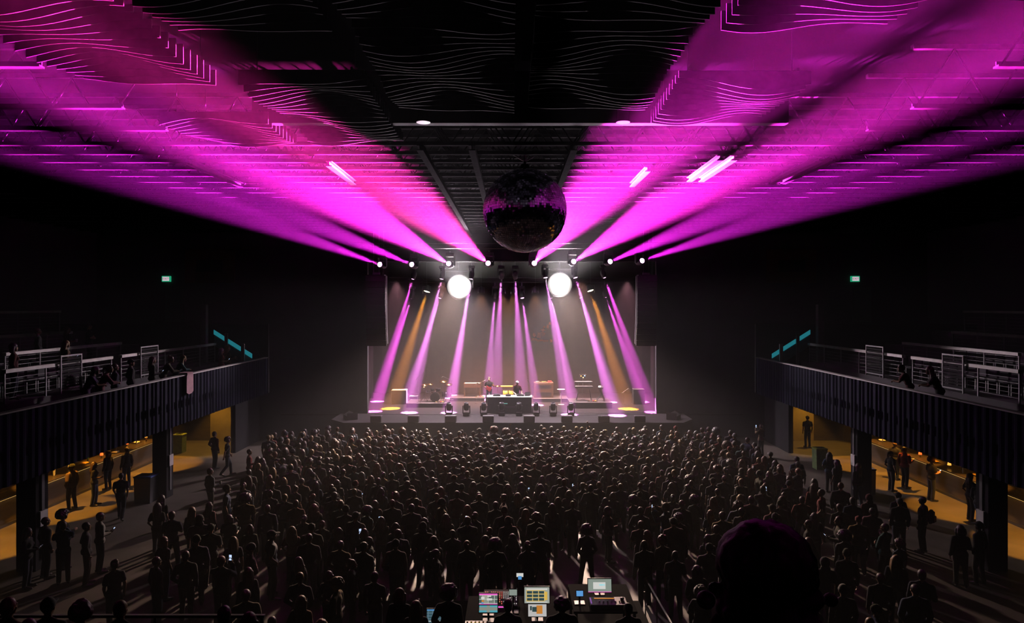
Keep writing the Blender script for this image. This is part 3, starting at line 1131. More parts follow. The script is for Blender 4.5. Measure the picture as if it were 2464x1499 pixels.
# ---- DJ booth
a, b = stage_pt(1172, 994), stage_pt(1280, 994)
DJ = V((((a.x + b.x) / 2), a.y + .45, ST_Z))
w = (b.x - a.x) / 2
root = thing('dj_booth', 'black DJ booth with pale top at the centre of the stage', 'table', DJ)
m = MB()
m.prism([(-w, 0), (w, 0), (w - .02, .94), (-w + .02, .94)], 'y', -.45, -.40)
m.box(-w + .02, -w + .06, -.40, .42, 0, .94).box(w - .06, w - .02, -.40, .42, 0, .94)
m.build('front_panel', CASEB, root)
MB().box(-w - .03, w + .03, -.50, .46, .94, .985, None, .012).build('table_top', TABLEW, root)
MB().box(-w + .94, -w + 1.24, -.462, -.451, .56, .60).build('lit_badge', mat('pale_green_badge', (.3, .8, .7), .4, vary=0, emit=(.35, .9, .8), strength=.5), root, False)['label'] = 'small pale green glowing badge'
MB().box(-.55, .55, -.458, -.451, .37, .385).build('trim_line', mat('violet_trim', (.25, .05, .25), .4, vary=0), root)
DJT = DJ + V((0, 0, .985))


def turntable(label, x):
    t = thing('turntable', label, 'turntable', DJT + V((x, -.02, 0)), 0, 'turntables on the DJ booth')
    MB().box(-.225, .225, -.18, .18, .0, .09, None, .015).build('plinth', BLACKP, t)
    MB().lathe([(.165, .09), (.165, .115), (.15, .118), (.01, .118)], 24, Matrix.Translation((-.04, 0, 0))).build('platter', CHROME, t, True)
    MB().lathe([(.15, .118), (.15, .122), (.01, .122)], 24, Matrix.Translation((-.04, 0, 0))).build('record', BLACKP, t, True)
    MB().tube([(.17, .12, .09), (.17, .12, .14), (.15, -.05, .135), (.06, -.10, .128)], .008, 6).build('tone_arm', CHROME, t)


turntable('silver and black turntable at the left end of the DJ booth', -.78)
turntable('silver and black turntable at the right end of the DJ booth', .66)
t = thing('dj_mixer', 'black DJ mixer between the turntables', 'mixer', DJT + V((-.08, -.02, 0)))
MB().box(-.16, .16, -.18, .18, 0, .09, None, .012).build('body', BLACKP, t)
for i in range(4):
    for j in range(3):
        MB().lathe([(.014, .09), (.012, .115)], 8, Matrix.Translation((-.11 + i * .073, .11 - j * .07, 0))).build('knob', CHROME, t)
t = thing('laptop', 'open laptop at the right of the DJ booth', 'laptop', DJT + V((1.08, .05, 0)), .1)
MB().box(-.17, .17, -.12, .12, 0, .02, None, .006).build('base', CHROME, t)
MB().box(-.17, .17, -.008, .0, .02, .25, Matrix.Translation((0, -.12, 0)) @ Matrix.Rotation(math.radians(12), 4, 'X'), .004).build('screen', CHROME, t)

# ---- drum kit
p = stage_pt(1043, 976)
DK = V((-4.95, 44.55, z1 + .014))
k = thing('drum_kit', 'dark drum kit with bronze cymbals on the left riser', 'drum kit', DK)


def drum(name, c, r, h, tilt=(0, 0), m=SHELL, head=SKINW, parent=None, hoop=CHROME):
    M = Matrix.Translation(c) @ Matrix.Rotation(tilt[0], 4, 'X') @ Matrix.Rotation(tilt[1], 4, 'Y')
    d = MB().lathe([(r, -h / 2), (r, h / 2)], 24, M).build(name, m, parent, True)
    MB().lathe([(r * .97, h / 2), (r * .97, h / 2 + .004)], 24, M).build('drum_head', head, d)
    for s in (-1, 1):
        MB().lathe([(r + .002, s * h / 2 - .015), (r + .016, s * h / 2 - .015), (r + .016, s * h / 2 + .015), (r + .002, s * h / 2 + .015)], 24, M).build('hoop', hoop, d)
    return d


bd = drum('bass_drum', (0, -.25, .30), .29, .42, (PI / 2, 0), SHELL, CASEB, k, SHELL)
e = MB()
for q in range(4):
    a0, a1 = PI / 2 * q, PI / 2 * (q + 1)
    P = [(.14 * math.cos(a0), .17 * math.sin(a0)), (.14 * math.cos(a1), .17 * math.sin(a1)), (.115 * math.cos(a1), .14 * math.sin(a1)), (.115 * math.cos(a0), .14 * math.sin(a0))]
    e.prism(P, 'y', -.472, -.466, Matrix.Translation((0, 0, .30)))
e.build('diamond_emblem', SKINW, bd)['label'] = 'white diamond outline on the bass drum head'
drum('tom', (-.20, -.14, .78), .135, .2, (math.radians(12), 0), SHELL, SKINW, k)
drum('tom', (.17, -.14, .78), .15, .22, (math.radians(12), 0), SHELL, SKINW, k)
drum('floor_tom', (.55, .12, .42), .2, .38, (0, 0), SHELL, SKINW, k)
drum('snare_drum', (-.48, .18, .60), .175, .15, (0, 0), CHROME, SKINW, k)


def cymbal(x, y, z, r, tilt=0.25):
    M = Matrix.Translation((x, y, z)) @ Matrix.Rotation(tilt, 4, 'X')
    s = MB().tube([(x, y, .1), (x, y, z + .06)], .011, 6).tube([(x, y, .35), (x - .22, y - .1, 0)], .009, 5).tube([(x, y, .35), (x + .22, y - .1, 0)], .009, 5).tube([(x, y, .35), (x, y + .24, 0)], .009, 5).build('cymbal_stand', CHROME, k)
    MB().lathe([(r, -.012), (r * .3, .006), (r * .2, .03), (.012, .04), (.011, .043), (r * .2, .034), (r * .3, .010), (r, -.008)], 26, M).build('cymbal', BRASS, s, True)


cymbal(-.72, -.12, 1.05, .23, .3)
cymbal(.50, -.18, 1.28, .26, .3)
cymbal(-.33, -.30, 1.12, .21, .2)
cymbal(.82, .15, 1.05, .25, .35)
cymbal(-.80, .25, .88, .17, 0)
t = thing('drum_stool', 'round black drum stool behind the drum kit', 'stool', DK + V((-.05, .62, 0)))
MB().lathe([(.16, .48), (.17, .50), (.17, .55), (.15, .57)], 18).build('seat', CASEB, t, True)
MB().tube([(0, 0, .2), (0, 0, .49)], .016, 6).build('post', CHROME, t)
for q in range(3):
    MB().tube([(0, 0, .26), (.22 * math.cos(q * 2.094), .22 * math.sin(q * 2.094), .008)], .011, 5).build('leg', CHROME, t)


def mic_stand(label, p, h, boom=(0.4, 0.1), yaw=0.0):
    t = thing('microphone_stand', label, 'microphone stand', p, yaw)
    MB().lathe([(.13, 0), (.13, .02), (.03, .03)], 18).build('base', BLACKP, t, True)
    MB().tube([(0, 0, .02), (0, 0, h)], .011, 6).build('pole', CHROME, t)
    MB().tube([(-.15, 0, h - .08), (boom[0], 0, h + boom[1])], .009, 6).build('boom_arm', CHROME, t)
    MB().tube([(boom[0], 0, h + boom[1]), (boom[0] + .07, 0, h + boom[1] - .05), (boom[0] + .13, 0, h + boom[1] - .09)], [.012, .014, .024], 8).build('microphone', BLACKP, t, True)


mic_stand('tall boom microphone stand at the front of the drum riser', V((-6.0, 43.95, z1)), 1.55, (.35, .45))
mic_stand('boom microphone stand over the drum kit', V((-3.99, 45.2, z1)), 1.3, (.55, .25), PI)
mic_stand('boom microphone stand between the drums and the guitarist', V((-2.35, 45.6, ST_Z)), 1.25, (.6, .3))
mic_stand('microphone stand behind the right side of the DJ booth', V((1.35, 45.5, ST_Z)), 1.3, (-.35, .3))

# ---- boxes and instruments
def flight_case(label, c, s, lid=None, name='flight_case'):
    t = thing(name, label, 'case', c)
    MB().box(-s[0] / 2, s[0] / 2, -s[1] / 2, s[1] / 2, .0, s[2], None, .01).build('body', CASEB, t)
    MB().box(-s[0] / 2 - .012, s[0] / 2 + .012, -s[1] / 2 - .012, s[1] / 2 + .012, s[2] - .03, s[2] + .012, None, .008).build('lid', lid or STEEL, t)
    for sx in (-1, 1):
        for sy in (-1, 1):
            ed = MB()
            ed.box(sx * s[0] / 2 - .02, sx * s[0] / 2 + .02, sy * s[1] / 2 - .02, sy * s[1] / 2 + .02, 0.0, s[2] - .03)
            ed.build('corner_edging', STEEL, t)
    return t


flight_case('dark equipment case with yellow light painted on top, at the far left of the stage', V((-7.45, 45.4, ST_Z)), (.95, .6, .92), mat('painted_yellow_light_top', (.62, .50, .20), .5))  # yellow stage light on the lid put into its colour
flight_case('low dark case in front of the left drum riser corner', V((-6.55, 45.9, ST_Z)), (.5, .5, .45))
t = thing('electric_organ', 'dark wooden organ on the back riser left of the DJ booth', 'organ', V((-2.72, 47.2, z2)))
WOODD = mat('dark_walnut', (.06, .03, .016), .4, vary=.35, scale=5, stretch=(1, 8, 8))
MB().box(-.58, .58, -.3, .3, .62, .92, None, .01).build('case', WOODD, t)
for s in (-1, 1):
    MB().box(s * .52 - .04, s * .52 + .04, -.25, .25, 0, .62).build('leg', WOODD, t)
MB().box(-.5, .5, -.28, .02, .92, .935).build('keys', SKINW, t)
t2 = thing('loudspeaker_cabinet', 'tall dark wooden organ speaker on the back riser right of the DJ booth', 'loudspeaker', V((2.15, 46.75, z3)))
MB().box(-.66, .66, -.32, .32, 0, 1.02, None, .015).build('cabinet', WOODD, t2)
for z in (.24, .74):
    m = MB()
    for i in range(5):
        m.box(-.5, .5, -.332, -.318, z - .1 + i * .05, z - .078 + i * .05)
    m.build('louver', CASEB, t2)
for i, (x, c, s, lb) in enumerate(((-.42, CHROME, (.30, .2, .07), 'small chrome effects box at the left on top of the dark speaker'), (.0, BRASS, (.34, .22, .06), 'flat bronze effects box at the middle on top of the dark speaker'), (.42, RED, (.26, .2, .10), 'small red effects box at the right on top of the dark speaker'))):
    e = thing('effects_box', lb, 'box', V((2.15 + x, 46.75, z3 + 1.02)))
    MB().box(-s[0] / 2, s[0] / 2, -s[1] / 2, s[1] / 2, 0, s[2], None, .01).build('body', c, e)
    for j in range(3):
        MB().lathe([(.014, s[2]), (.012, s[2] + .018)], 8, Matrix.Translation((-.08 + j * .08, -.03, 0))).build('knob', BLACKP, e)
# white round side table between the organ speaker and the keyboards
t = thing('side_table', 'small white round side table beside the dark organ speaker', 'table', V((3.22, 45.0, ST_Z)))
MB().lathe([(.25, .98), (.26, .995), (.25, 1.01)], 24).build('table_top', TABLEW, t, True)
MB().tube([(0, 0, .02), (0, 0, .98)], .025, 8).build('stem', TABLEW, t)
MB().lathe([(.22, 0), (.2, .015), (.03, .035)], 24).build('base', TABLEW, t, True)


def keyboard_stand(label, p, w, h, two=True, yaw=0.0):
    t = thing('keyboard_rig', label, 'keyboard', p, yaw)
    for s in (-1, 1):
        MB().tube([(s * w * .42, -.24, .012), (s * w * .30, .12, h), (s * w * .30, .24, h + .28)], .02, 7).build('leg', BLACKP, t)
        MB().tube([(s * w * .42, .30, .012), (s * w * .33, -.12, h * .6)], .018, 7).build('leg', BLACKP, t)
    for j in range(2 if two else 1):
        z, y = h + j * .27, .0 + j * .22
        kb = MB().box(-w / 2, w / 2, y - .17, y + .17, z + .02, z + .11, None, .01).build('keyboard', BLACKP, t)
        kk = MB()
        n = 30
        for i in range(n):
            x0 = -w / 2 + .06 + (w - .12) * i / n
            kk.box(x0, x0 + (w - .12) / n * .9, y - .165 + .17 * 1.0, y + .12 + .04, z + .11, z + .118)
        kk.build('white_keys', SKINW, kb)
    return t


keyboard_stand('two-tier keyboard stand on the right riser', V((4.62, 44.05, z4 + .01)), 1.15, .82)
keyboard_stand('single keyboard on a stand turned sideways at the right end of the right riser', V((5.72, 44.15, z4 + .01)), 1.0, .78, False, PI / 2 * .9)
t = thing('music_stand_lamp', 'small lamp rack with orange and blue lights above the right keyboards', 'lamp', V((4.62, 44.75, z4)))
MB().tube([(0, 0, .012), (0, 0, 1.55)], .014, 6).build('pole', CHROME, t)
MB().lathe([(.17, 0), (.16, .015), (.02, .03)], 18).build('base', BLACKP, t, True)
MB().box(-.22, .22, -.05, .05, 1.35, 1.62, None, .01).build('rack', BLACKP, t)
for i, (x, z, c) in enumerate(((-.12, 1.52, (1, .35, .05)), (.02, 1.42, (1, .6, .2)), (.12, 1.54, (.4, .7, 1)))):
    MB().lathe([(.035, 0), (.03, .012)], 10, Matrix.Translation((x, -.051, z)) @ Matrix.Rotation(PI / 2, 4, 'X')).build('light', mat('rack_light_%d' % i, c, .3, vary=0, emit=c, strength=3), t)
flight_case('tall dark amplifier case at the far right of the stage', V((8.35, 45.3, ST_Z)), (.72, .6, .98))
mic_stand('microphone stand beside the tall case at the far right of the stage', V((7.35, 45.1, ST_Z)), .8, (.3, .25))
t = thing('second_drum_set', 'small percussion set with yellow drums behind the DJ', 'drum kit', V((-.22, 45.7, ST_Z)))
drum('conga', (-.22, 0, .62), .16, .52, (0, 0), YEL, SKINW, t)
drum('conga', (.16, .02, .62), .17, .52, (0, 0), YEL, SKINW, t)
for x in (-.22, .16):
    MB().tube([(x - .15, -.1, .01), (x, 0, .4)], .012, 5).tube([(x + .15, -.1, .01), (x, 0, .4)], .012, 5).tube([(x, .18, .01), (x, 0, .4)], .012, 5).build('stand', CHROME, t)
for x, z in ((-.75, 1.12), (.48, 1.16)):
    s = MB().tube([(x, .1, .01), (x, .1, z)], .011, 6).tube([(x, .1, .3), (x - .2, 0, .01)], .009, 5).tube([(x, .1, .3), (x + .2, 0, .01)], .009, 5).build('cymbal_stand', CHROME, t)
    MB().lathe([(.22, -.01), (.06, .01), (.045, .03), (.01, .036)], 24, Matrix.Translation((x, .1, z)) @ Matrix.Rotation(.2, 4, 'X')).build('cymbal', BRASS, s, True)
MB().box(-.55, .62, .20, .38, 1.04, 1.12, None, .01).build('percussion_table', YEL, t)
for x in (-.45, .5):
    MB().tube([(x, .29, .01), (x, .29, 1.05)], .015, 6).build('table_leg', CHROME, t)
# pedal boards on the risers
for c, lb in ((V((-4.62, 43.85, z1)), 'flat pedal board at the front of the drum riser'), (V((5.1, 43.55, z4)), 'flat pedal board on the right riser in front of the keyboards'), (V((-2.2, 46.7, z2)), 'flat pedal board in front of the organ on the back riser')):
    t = thing('pedal_board', lb, 'pedal board', c)
    MB().box(-.32, .32, -.13, .13, .0, .035, None, .008).build('board', BLACKP, t)
    for j in range(4):
        MB().box(-.27 + j * .14, -.16 + j * .14, -.08, .09, .035, .085, None, .01).build('pedal', (BRASS, CHROME, RED, YEL)[j], t)
# speakers along the stage edge
for i, px in enumerate((907, 996.5, 1085.5, 1175, 1273, 1363, 1451, 1537)):
    c = stage_pt(px, 1013.5)
    t = thing('front_fill_speaker', 'small black box speaker on the stage edge, ' + ORD8[i] + ' of eight', 'loudspeaker', V((c.x, LIP + .32, ST_Z)), 0, 'box speakers along the stage edge')
    MB().box(-.31, .31, -.2, .2, 0, .35, None, .02).build('cabinet', CASEB, t)
    MB().box(-.29, .29, -.212, -.198, .02, .33, None, .006).build('grille', GRILLE, t)
for s, x, lb in ((-1, -9.45, 'left'), (1, 9.45, 'right')):
    t = thing('monitor_wedge', 'black wedge speaker lying at the ' + lb + ' corner of the stage', 'loudspeaker', V((x * .98, 39.3, ST_Z)), -s * .5, 'wedge speakers at the stage corners')
    MB().prism([(-.3, 0), (.3, 0), (.3, .22), (-.05, .42), (-.3, .10)], 'y', -.42, .42, Matrix.Rotation(0 if s > 0 else PI, 4, 'Z')).build('cabinet', CASEB, t)
    MB().box(-.30, .30, -.008, .0, .02, .40, Matrix.Translation((0, -.425, 0)), .003).build('side_plate', GRILLE, t)
cb = MB().tube([V((.9, 43.2, ST_Z + .011)), V((1.6, 42.6, ST_Z + .011)), V((2.3, 42.0, ST_Z + .011)), V((3.2, 41.7, ST_Z + .011)), V((4.2, 41.5, ST_Z + .011)), V((5.2, 41.3, ST_Z + .011)), V((6.6, 41.25, ST_Z + .011)), V((8.1, 41.6, ST_Z + .011))], .012, 6).build('cable', CABLE)
tag(cb, 'black cable curving over the stage floor right of the DJ booth', 'cable')
cb = MB().tube([V((-8.2, 40.95, ST_Z + .011)), V((-5, 40.8, ST_Z + .011)), V((-1.5, 40.72, ST_Z + .011)), V((2, 40.74, ST_Z + .011)), V((5, 40.7, ST_Z + .011)), V((8.2, 40.85, ST_Z + .011))], .012, 6).build('cable', CABLE)
tag(cb, 'long black cable running straight across behind the floor lights', 'cable')

# ---- cloth backdrop with a blotchy orange print
bd = thing('backdrop_cloth', 'dark stage backdrop cloth with a small blotchy orange print', 'backdrop', V((0, BACK - .4, ST_Z)))
drape_wall(-9.6, 9.6, 0, 0.02, 12.6, .012, 1.1).build('cloth', mat('brown_black_cloth', (.022, .015, .012), .95, vary=.3, scale=2), bd)
PRN = mat('orange_print', (.55, .13, .03), .8, vary=.3, scale=5)
pr = MB()
rg = random.Random(3)
for (px, py, rx, ry) in ((1307, 794, 5, 4), (1303, 803, 9, 5), (1296, 809, 6, 6), (1286, 806, 4, 5), (1286, 817, 8, 4), (1298, 819, 9, 3), (1312, 820, 8, 2), (1326, 820, 3, 4), (1318, 786, 4, 6), (1323, 778, 3, 4), (1310, 787, 3, 3)):
    c = at(px, py, BACK - .52) - bd.location
    n = 14
    k_ = BACK / F
    poly = [(c.x + rx * k_ * math.cos(2 * PI * i / n) * rg.uniform(.7, 1.2), c.z + ry * k_ * math.sin(2 * PI * i / n) * rg.uniform(.7, 1.2)) for i in range(n)]
    pr.prism(poly, 'y', -.12, -.11)
pr.build('orange_print', PRN, bd)['label'] = 'blotchy orange abstract print'
# black side legs masking the wings
for s in (-1, 1):
    for i, y in enumerate((44.6, 47.9)):
        x0, x1 = (-13.5, -9.7) if s < 0 else (9.7, 13.5)
        dr = drape_wall(x0, x1, 0, 0.02, 13.2, .06, .5)
        t = thing('side_curtain', 'black curtain masking the ' + ('left' if s < 0 else 'right') + ' wing of the stage, ' + ('front' if i == 0 else 'back') + ' one', 'curtain', V((0, y, ST_Z)), 0, 'black wing curtains')
        dr.build('cloth', DRAPE, t)

# ---- performers
person(V((.28, 43.05, ST_Z)), PI + .25, 'desk', False, 'cap', 'white', 'maroon', False, 0, 0, 1.03, 1.0, 'DJ in a white cap and dark red shirt leaning over the booth', shoes=True, garment='shirt')
g = person(V((-1.5, 45.1, ST_Z)), PI - .15, 'guitar', False, 'short', 'black', 'black', False, 1, 0, 1.02, 1.0, 'guitarist in black with a dark guitar, left of the DJ booth', shoes=True, garment='shirt')
gt = thing('electric_guitar', 'dark electric guitar held by the guitarist', 'guitar', V((-1.5, 45.06, ST_Z)), PI - .15)
GM = Matrix.Translation((.05, .205, 1.08)) @ Matrix.Rotation(math.radians(-24), 4, 'Y')
b_ = MB()
body_o = [(-.24, -.02), (-.22, .12), (-.12, .15), (-.03, .10), (.06, .12), (.14, .13), (.10, .04), (.10, -.04), (.15, -.12), (.06, -.11), (-.03, -.10), (-.12, -.16), (-.22, -.13)]
b_.prism(body_o, 'y', -.0, .04, GM)
b_.build('body', RED, gt)
MB().box(-.62, .0, .04, .058, -.025, .025, GM @ Matrix.Rotation(PI, 4, 'Z') @ Matrix.Translation((0, -.08, 0))).build('neck', WOODD, gt)
MB().box(.62, .80, .02, .035, -.035, .045, GM).build('headstock', WOODD, gt)
# ================================================================== side balconies, bars under them
RAILM = mat('pale_rail_top', (0.75, 0.70, 0.70), 0.5, vary=0.1, scale=4)
POSTM = mat('grey_rail_post', (0.16, 0.16, 0.17), 0.5, 0.3, vary=0.1)
SEATM = mat('dark_seat_fabric', (0.02, 0.022, 0.03), 0.8, vary=0.3, scale=12)
SEATE = mat('pale_seat_edge', (0.55, 0.55, 0.55), 0.4, vary=0.05)
BARF = mat('dark_bar_panel', (0.07, 0.055, 0.045), 0.5, vary=0.25, scale=2, stretch=(1, .3, 3))
BART = mat('dark_bar_top', (0.05, 0.04, 0.035), 0.3, vary=0.2)
WARMW = mat('tan_wall_paint', (0.30, 0.24, 0.16), 0.8, vary=0.15, scale=1.5)
TEAL = mat('teal_lit_panel', (0.05, 0.35, 0.40), 0.4, vary=0.15, emit=(.02, .28, .34), strength=.55)
LED = mat('warm_light_strip', (.8, .6, .3), .4, vary=0, emit=(1, .62, .16), strength=1.6)
TIERS = ((13.1, 15.4, 4.15), (15.4, 17.9, 4.9), (17.9, 19.9, 5.3), (19.9, 22.4, 5.84), (22.4, 25.0, 6.55))
YB0, YB1 = 13.0, 36.6
SIDES = {-1: 'left', 1: 'right'}


def sx(s, a, b):
    return (a, b) if s > 0 else (-b, -a)


EXITW = mat('exit_face', (.8, .8, .8), .4, vary=0, emit=(.85, .75, .82), strength=.8)
EXITG = mat('exit_green', (.02, .4, .2), .4, vary=0, emit=(.02, .45, .22), strength=.75)
for s in (-1, 1):
    nm = SIDES[s]
    # stepped balcony floor
    m = MB()
    for a, b, z in TIERS:
        x0, x1 = sx(s, a, b)
        m.box(x0, x1, YB0, YB1, 3.85 if a < 14 else 4.3, z)
    struct('balcony_floor_' + nm, m, CONCB)
    # corrugated front, bottom at 3.2 m, top at 5.1 m
    n = 280
    poly = []
    for i in range(n + 1):
        y = YB0 + (YB1 - YB0) * i / n
        ph = (y / .30) % 1
        poly.append((13.1 - (.045 if ph < .5 else 0.0), y))
    poly += [(13.2, YB1), (13.2, YB0)]
    struct('wall_balcony_front_' + nm, MB().prism([(s * x, y) for x, y in poly][::s], 'z', 3.2, 5.1), FASC)
    struct('trim_balcony_cap_' + nm, MB().box(*sx(s, 13.02, 13.24), YB0, YB1, 5.1, 5.14), RAILM)
    # wall behind the bar, end wall with a doorway, ceiling is the balcony itself
    struct('wall_bar_' + nm, MB().box(*sx(s, 21.5, 21.7), 10, YB1, 0, 4.3), WARMW)
    ye = 40.0
    m = MB()
    m.box(*sx(s, 14.95, 17.6), ye, ye + .2, 0, 4.3).box(*sx(s, 19.4, 21.7), ye, ye + .2, 0, 4.3).box(*sx(s, 17.6, 19.4), ye, ye + .2, 2.3, 4.3)
    struct('wall_bar_end_' + nm, m, WARMW)
    struct('wall_vestibule_' + nm, MB().box(*sx(s, 14.95, 15.05), YB1 + .1, ye, 0, 4.3), WARMW)
    struct('wall_vestibule_side_' + nm, MB().box(*sx(s, 14.8, 14.949), YB1 + .1, ye + .2, 0, 4.3), BLK)
    struct('wall_bar_return_' + nm, MB().box(*sx(s, 21.5, 21.7), YB1, ye, 0, 4.3), WARMW)
    struct('ceiling_vestibule_' + nm, MB().box(*sx(s, 14.8, 21.7), YB1 + .41, ye + .2, 4.3, 4.5), BLK)
    struct('wall_balcony_end_' + nm, MB().box(*sx(s, 13.1, 25), YB1 + .26, YB1 + .4, 3.2, 6.9), BLK)
    d = struct('door_' + ('1' if s < 0 else '2'), MB().box(*sx(s, 17.62, 19.38), ye + .12, ye + .18, 0, 2.29), BARF)
    MB().box(*sx(s, 19.15, 19.25), ye + .05, ye + .115, .95, 1.05).build('door_handle', CHROME, d)
    # columns carrying the balcony
    for i, y in enumerate((20.6, 28.3)):
        c = struct('column', MB().box(*sx(s, 14.12, 14.70), y - .29, y + .29, 0, 4.0, None, .02), BLK)
        MB().box(*sx(s, 14.05, 14.115), y - .16, y + .16, 1.3, 1.75).build('notice_plate', RAILM, c)
        MB().box(*sx(s, 14.08, 14.115), y - .06, y + .06, .3, 3.9).build('conduit', POSTM, c)
    # railings on the tiers
    rails = ((15.42, 20.8, 26.4, 4.9, 1.05, 'lit rail along the second tier'), (15.42, 27.0, 35.6, 4.9, 1.05, 'far rail along the second tier'), (17.92, 17.0, 23.6, 5.3, .93, 'near rail along the third tier'), (17.92, 24.2, 31.4, 5.3, .93, 'middle rail along the third tier'),
             (19.92, 18.0, 31.0, 5.84, .9, 'rail along the fourth tier'), (22.42, 18.0, 34.0, 6.55, 1.1, 'uppermost rail along the back tier'))
    for (x, y0, y1, z, h, lb) in rails:
        t = thing('balcony_railing', 'pale-topped ' + lb + ' of the ' + nm + ' balcony', 'railing', (s * x, (y0 + y1) / 2, z), 0, nm + ' balcony railings')
        L = (y1 - y0) / 2
        MB().box(-.07, .07, -L, L, h - .11, h).build('top_rail', RAILM, t)
        for i in range(int((y1 - y0) / 1.45) + 1):
            y = -L + .03 + (2 * L - .06) * i / int((y1 - y0) / 1.45)
            MB().box(-.022, .022, y - .022, y + .022, 0, h - .11).build('post', POSTM, t)
        ln = MB()
        for j in range(5):
            ln.box(-.006, .006, -L, L, .16 + j * .15, .172 + j * .15)
        ln.build('infill_wire', POSTM, t)['kind'] = 'stuff'
    # slatted gate panels that break the second tier rail
    for i, (ya, yb) in enumerate(((23.2, 24.35), (28.2, 29.6))):
        t = thing('slatted_gate_panel', 'dark slatted gate panel in the second tier rail of the ' + nm + ' balcony, ' + ('near one' if i == 0 else 'far one'), 'gate', (s * 15.28, (ya + yb) / 2, 4.9), 0, nm + ' balcony gate panels')
        L = (yb - ya) / 2
        fr = MB()
        fr.box(-.02, .02, -L, -L + .05, 0, 1.3).box(-.02, .02, L - .05, L, 0, 1.3).box(-.02, .02, -L + .05, L - .05, 1.25, 1.3).box(-.02, .02, -L + .05, L - .05, .1, .15)
        fr.build('frame', POSTM, t)
        sl = MB()
        for j in range(10):
            sl.box(-.012, .012, -L + .05, L - .05, .18 + j * .105, .25 + j * .105)
        sl.build('slats', BLK, t)
    # seats
    seat0 = None
    cnt = 0
    for (x, z, y0, n) in ((16.7, 4.9, 18.6, 22), (18.9, 5.3, 18.6, 20), (21.0, 5.84, 19.0, 16)):
        for i in range(n if s > 0 else n - 4):
            y = y0 + i * .55
            row = {4.9: 'second', 5.3: 'third', 5.84: 'fourth'}[z]
            lb = 'dark folding seat in the row on the ' + row + ' tier of the ' + nm + ' balcony'
            gp = nm + ' balcony seats on the ' + row + ' tier'
            if seat0 is None:
                seat0 = thing('theatre_seat', lb, 'seat', (s * x, y, z), 0, gp)
                MB().box(-.24, .24, -.23, .23, .38, .46, None, .03).build('seat', SEATM, seat0)
                MB().box(*sx(s, .20, .27), -.23, .23, .44, .84, None, .03).build('backrest', SEATM, seat0)
                MB().box(*sx(s, -.245, -.225), -.2, .2, .462, .478).build('seat_edge', SEATE, seat0)
                for yy in (-.22, .22):
                    MB().box(-.2, .2, yy - .02, yy + .02, 0, .38).build('leg', POSTM, seat0)
            else:
                dup(seat0, (s * x, y, z), None, lb, gp)
    # stair with a teal glowing balustrade at the stage end
    t = thing('lit_stair_railing', 'teal glowing stair balustrade at the stage end of the ' + nm + ' balcony', 'railing', (s * 14.6, 36.0, 5.0))
    P0, P1 = V((-s * .95, 0, .26)), V((s * 1.05, 0, 1.52))
    for (u0, u1) in ((0, .27), (.30, .62), (.70, 1.0)):
        a, b = P0.lerp(P1, u0), P0.lerp(P1, u1)
        MB().prism([(a.x, a.z - .13), (b.x, b.z - .13), (b.x, b.z + .10), (a.x, a.z + .10)], 'y', -.03, .03).build('glowing_panel', TEAL, t)
    MB().prism([(P0.x, P0.z - .75), (P1.x, P1.z - .75), (P1.x, P1.z - .2), (P0.x, P0.z - .2)], 'y', .05, .10).build('glass_infill', mat('dim_teal_glass', (.02, .10, .11), .3, vary=.2), t)
    for u in (.22, .66):
        q = P0.lerp(P1, u)
        MB().box(q.x - .08, q.x + .08, -.12, -.04, -.85, q.z + .35).build('newel_post', RAILM if u < .5 else POSTM, t)
    # tall narrow pillar near the stair
    struct('pillar_' + nm, MB().box(s * 16.1 - .16, s * 16.1 + .16, 35.7, 36.0, 4.9, 7.95, None, .01), POSTM)
    # bar counter
    t = thing('bar_counter', 'long dark bar counter under the ' + nm + ' balcony with a warm strip of light', 'bar counter', (s * 18.5, 28.2, 0))
    MB().box(*sx(s, -.33, .33), -7.6, 7.6, .0, 1.0).build('front_panel', BARF, t)
    MB().box(*sx(s, -.52, .40), -7.7, 7.7, 1.01, 1.07, None, .01).build('counter_top', BART, t)
    MB().box(*sx(s, -.42, -.35), -7.6, 7.6, .97, 1.0).build('light_strip', LED, t)
    MB().box(*sx(s, -.44, -.34), -7.6, 7.6, .0, .10).build('kick_board', BLACKP, t)
    # back bar
    t = thing('back_bar_shelf', 'dark shelf unit with bottles behind the ' + nm + ' bar', 'shelf', (s * 21.15, 28.0, 0))
    for z in (.5, 1.05, 1.5):
        MB().box(-.25, .25, -7, 7, z, z + .04).build('shelf', BARF, t)
    for y in (-7, -3.5, 0, 3.5, 7):
        MB().box(-.25, .25, y - .03, y + .03, 0, 1.9).build('upright', BARF, t)

# ------------------------------------------------------------------ things on the bars
GLASSD = mat('brown_bottle_glass', (.10, .035, .01), .15, vary=.2)
GLASSG = mat('green_bottle_glass', (.02, .09, .03), .15, vary=.2)
CUPM = mat('clear_plastic_cup', (.6, .6, .58), .3, vary=0)
REDG = mat('red_bar_lamp', (.8, .15, .05), .4, vary=0, emit=(1, .16, .03), strength=1.2)
ORGG = mat('orange_bar_lamp', (.8, .45, .1), .4, vary=0, emit=(1, .42, .06), strength=1.6)


def make_item(kind, nm, lb, c):
    gp = kind.replace('_', ' ') + ' items on the ' + nm + ' bar'
    t = thing(kind, lb, {'bottle': 'bottle', 'cup_stack': 'cups', 'bar_lamp': 'lamp', 'serving_tray': 'tray', 'beer_tap': 'tap'}[kind], c, 0, gp)
    return t


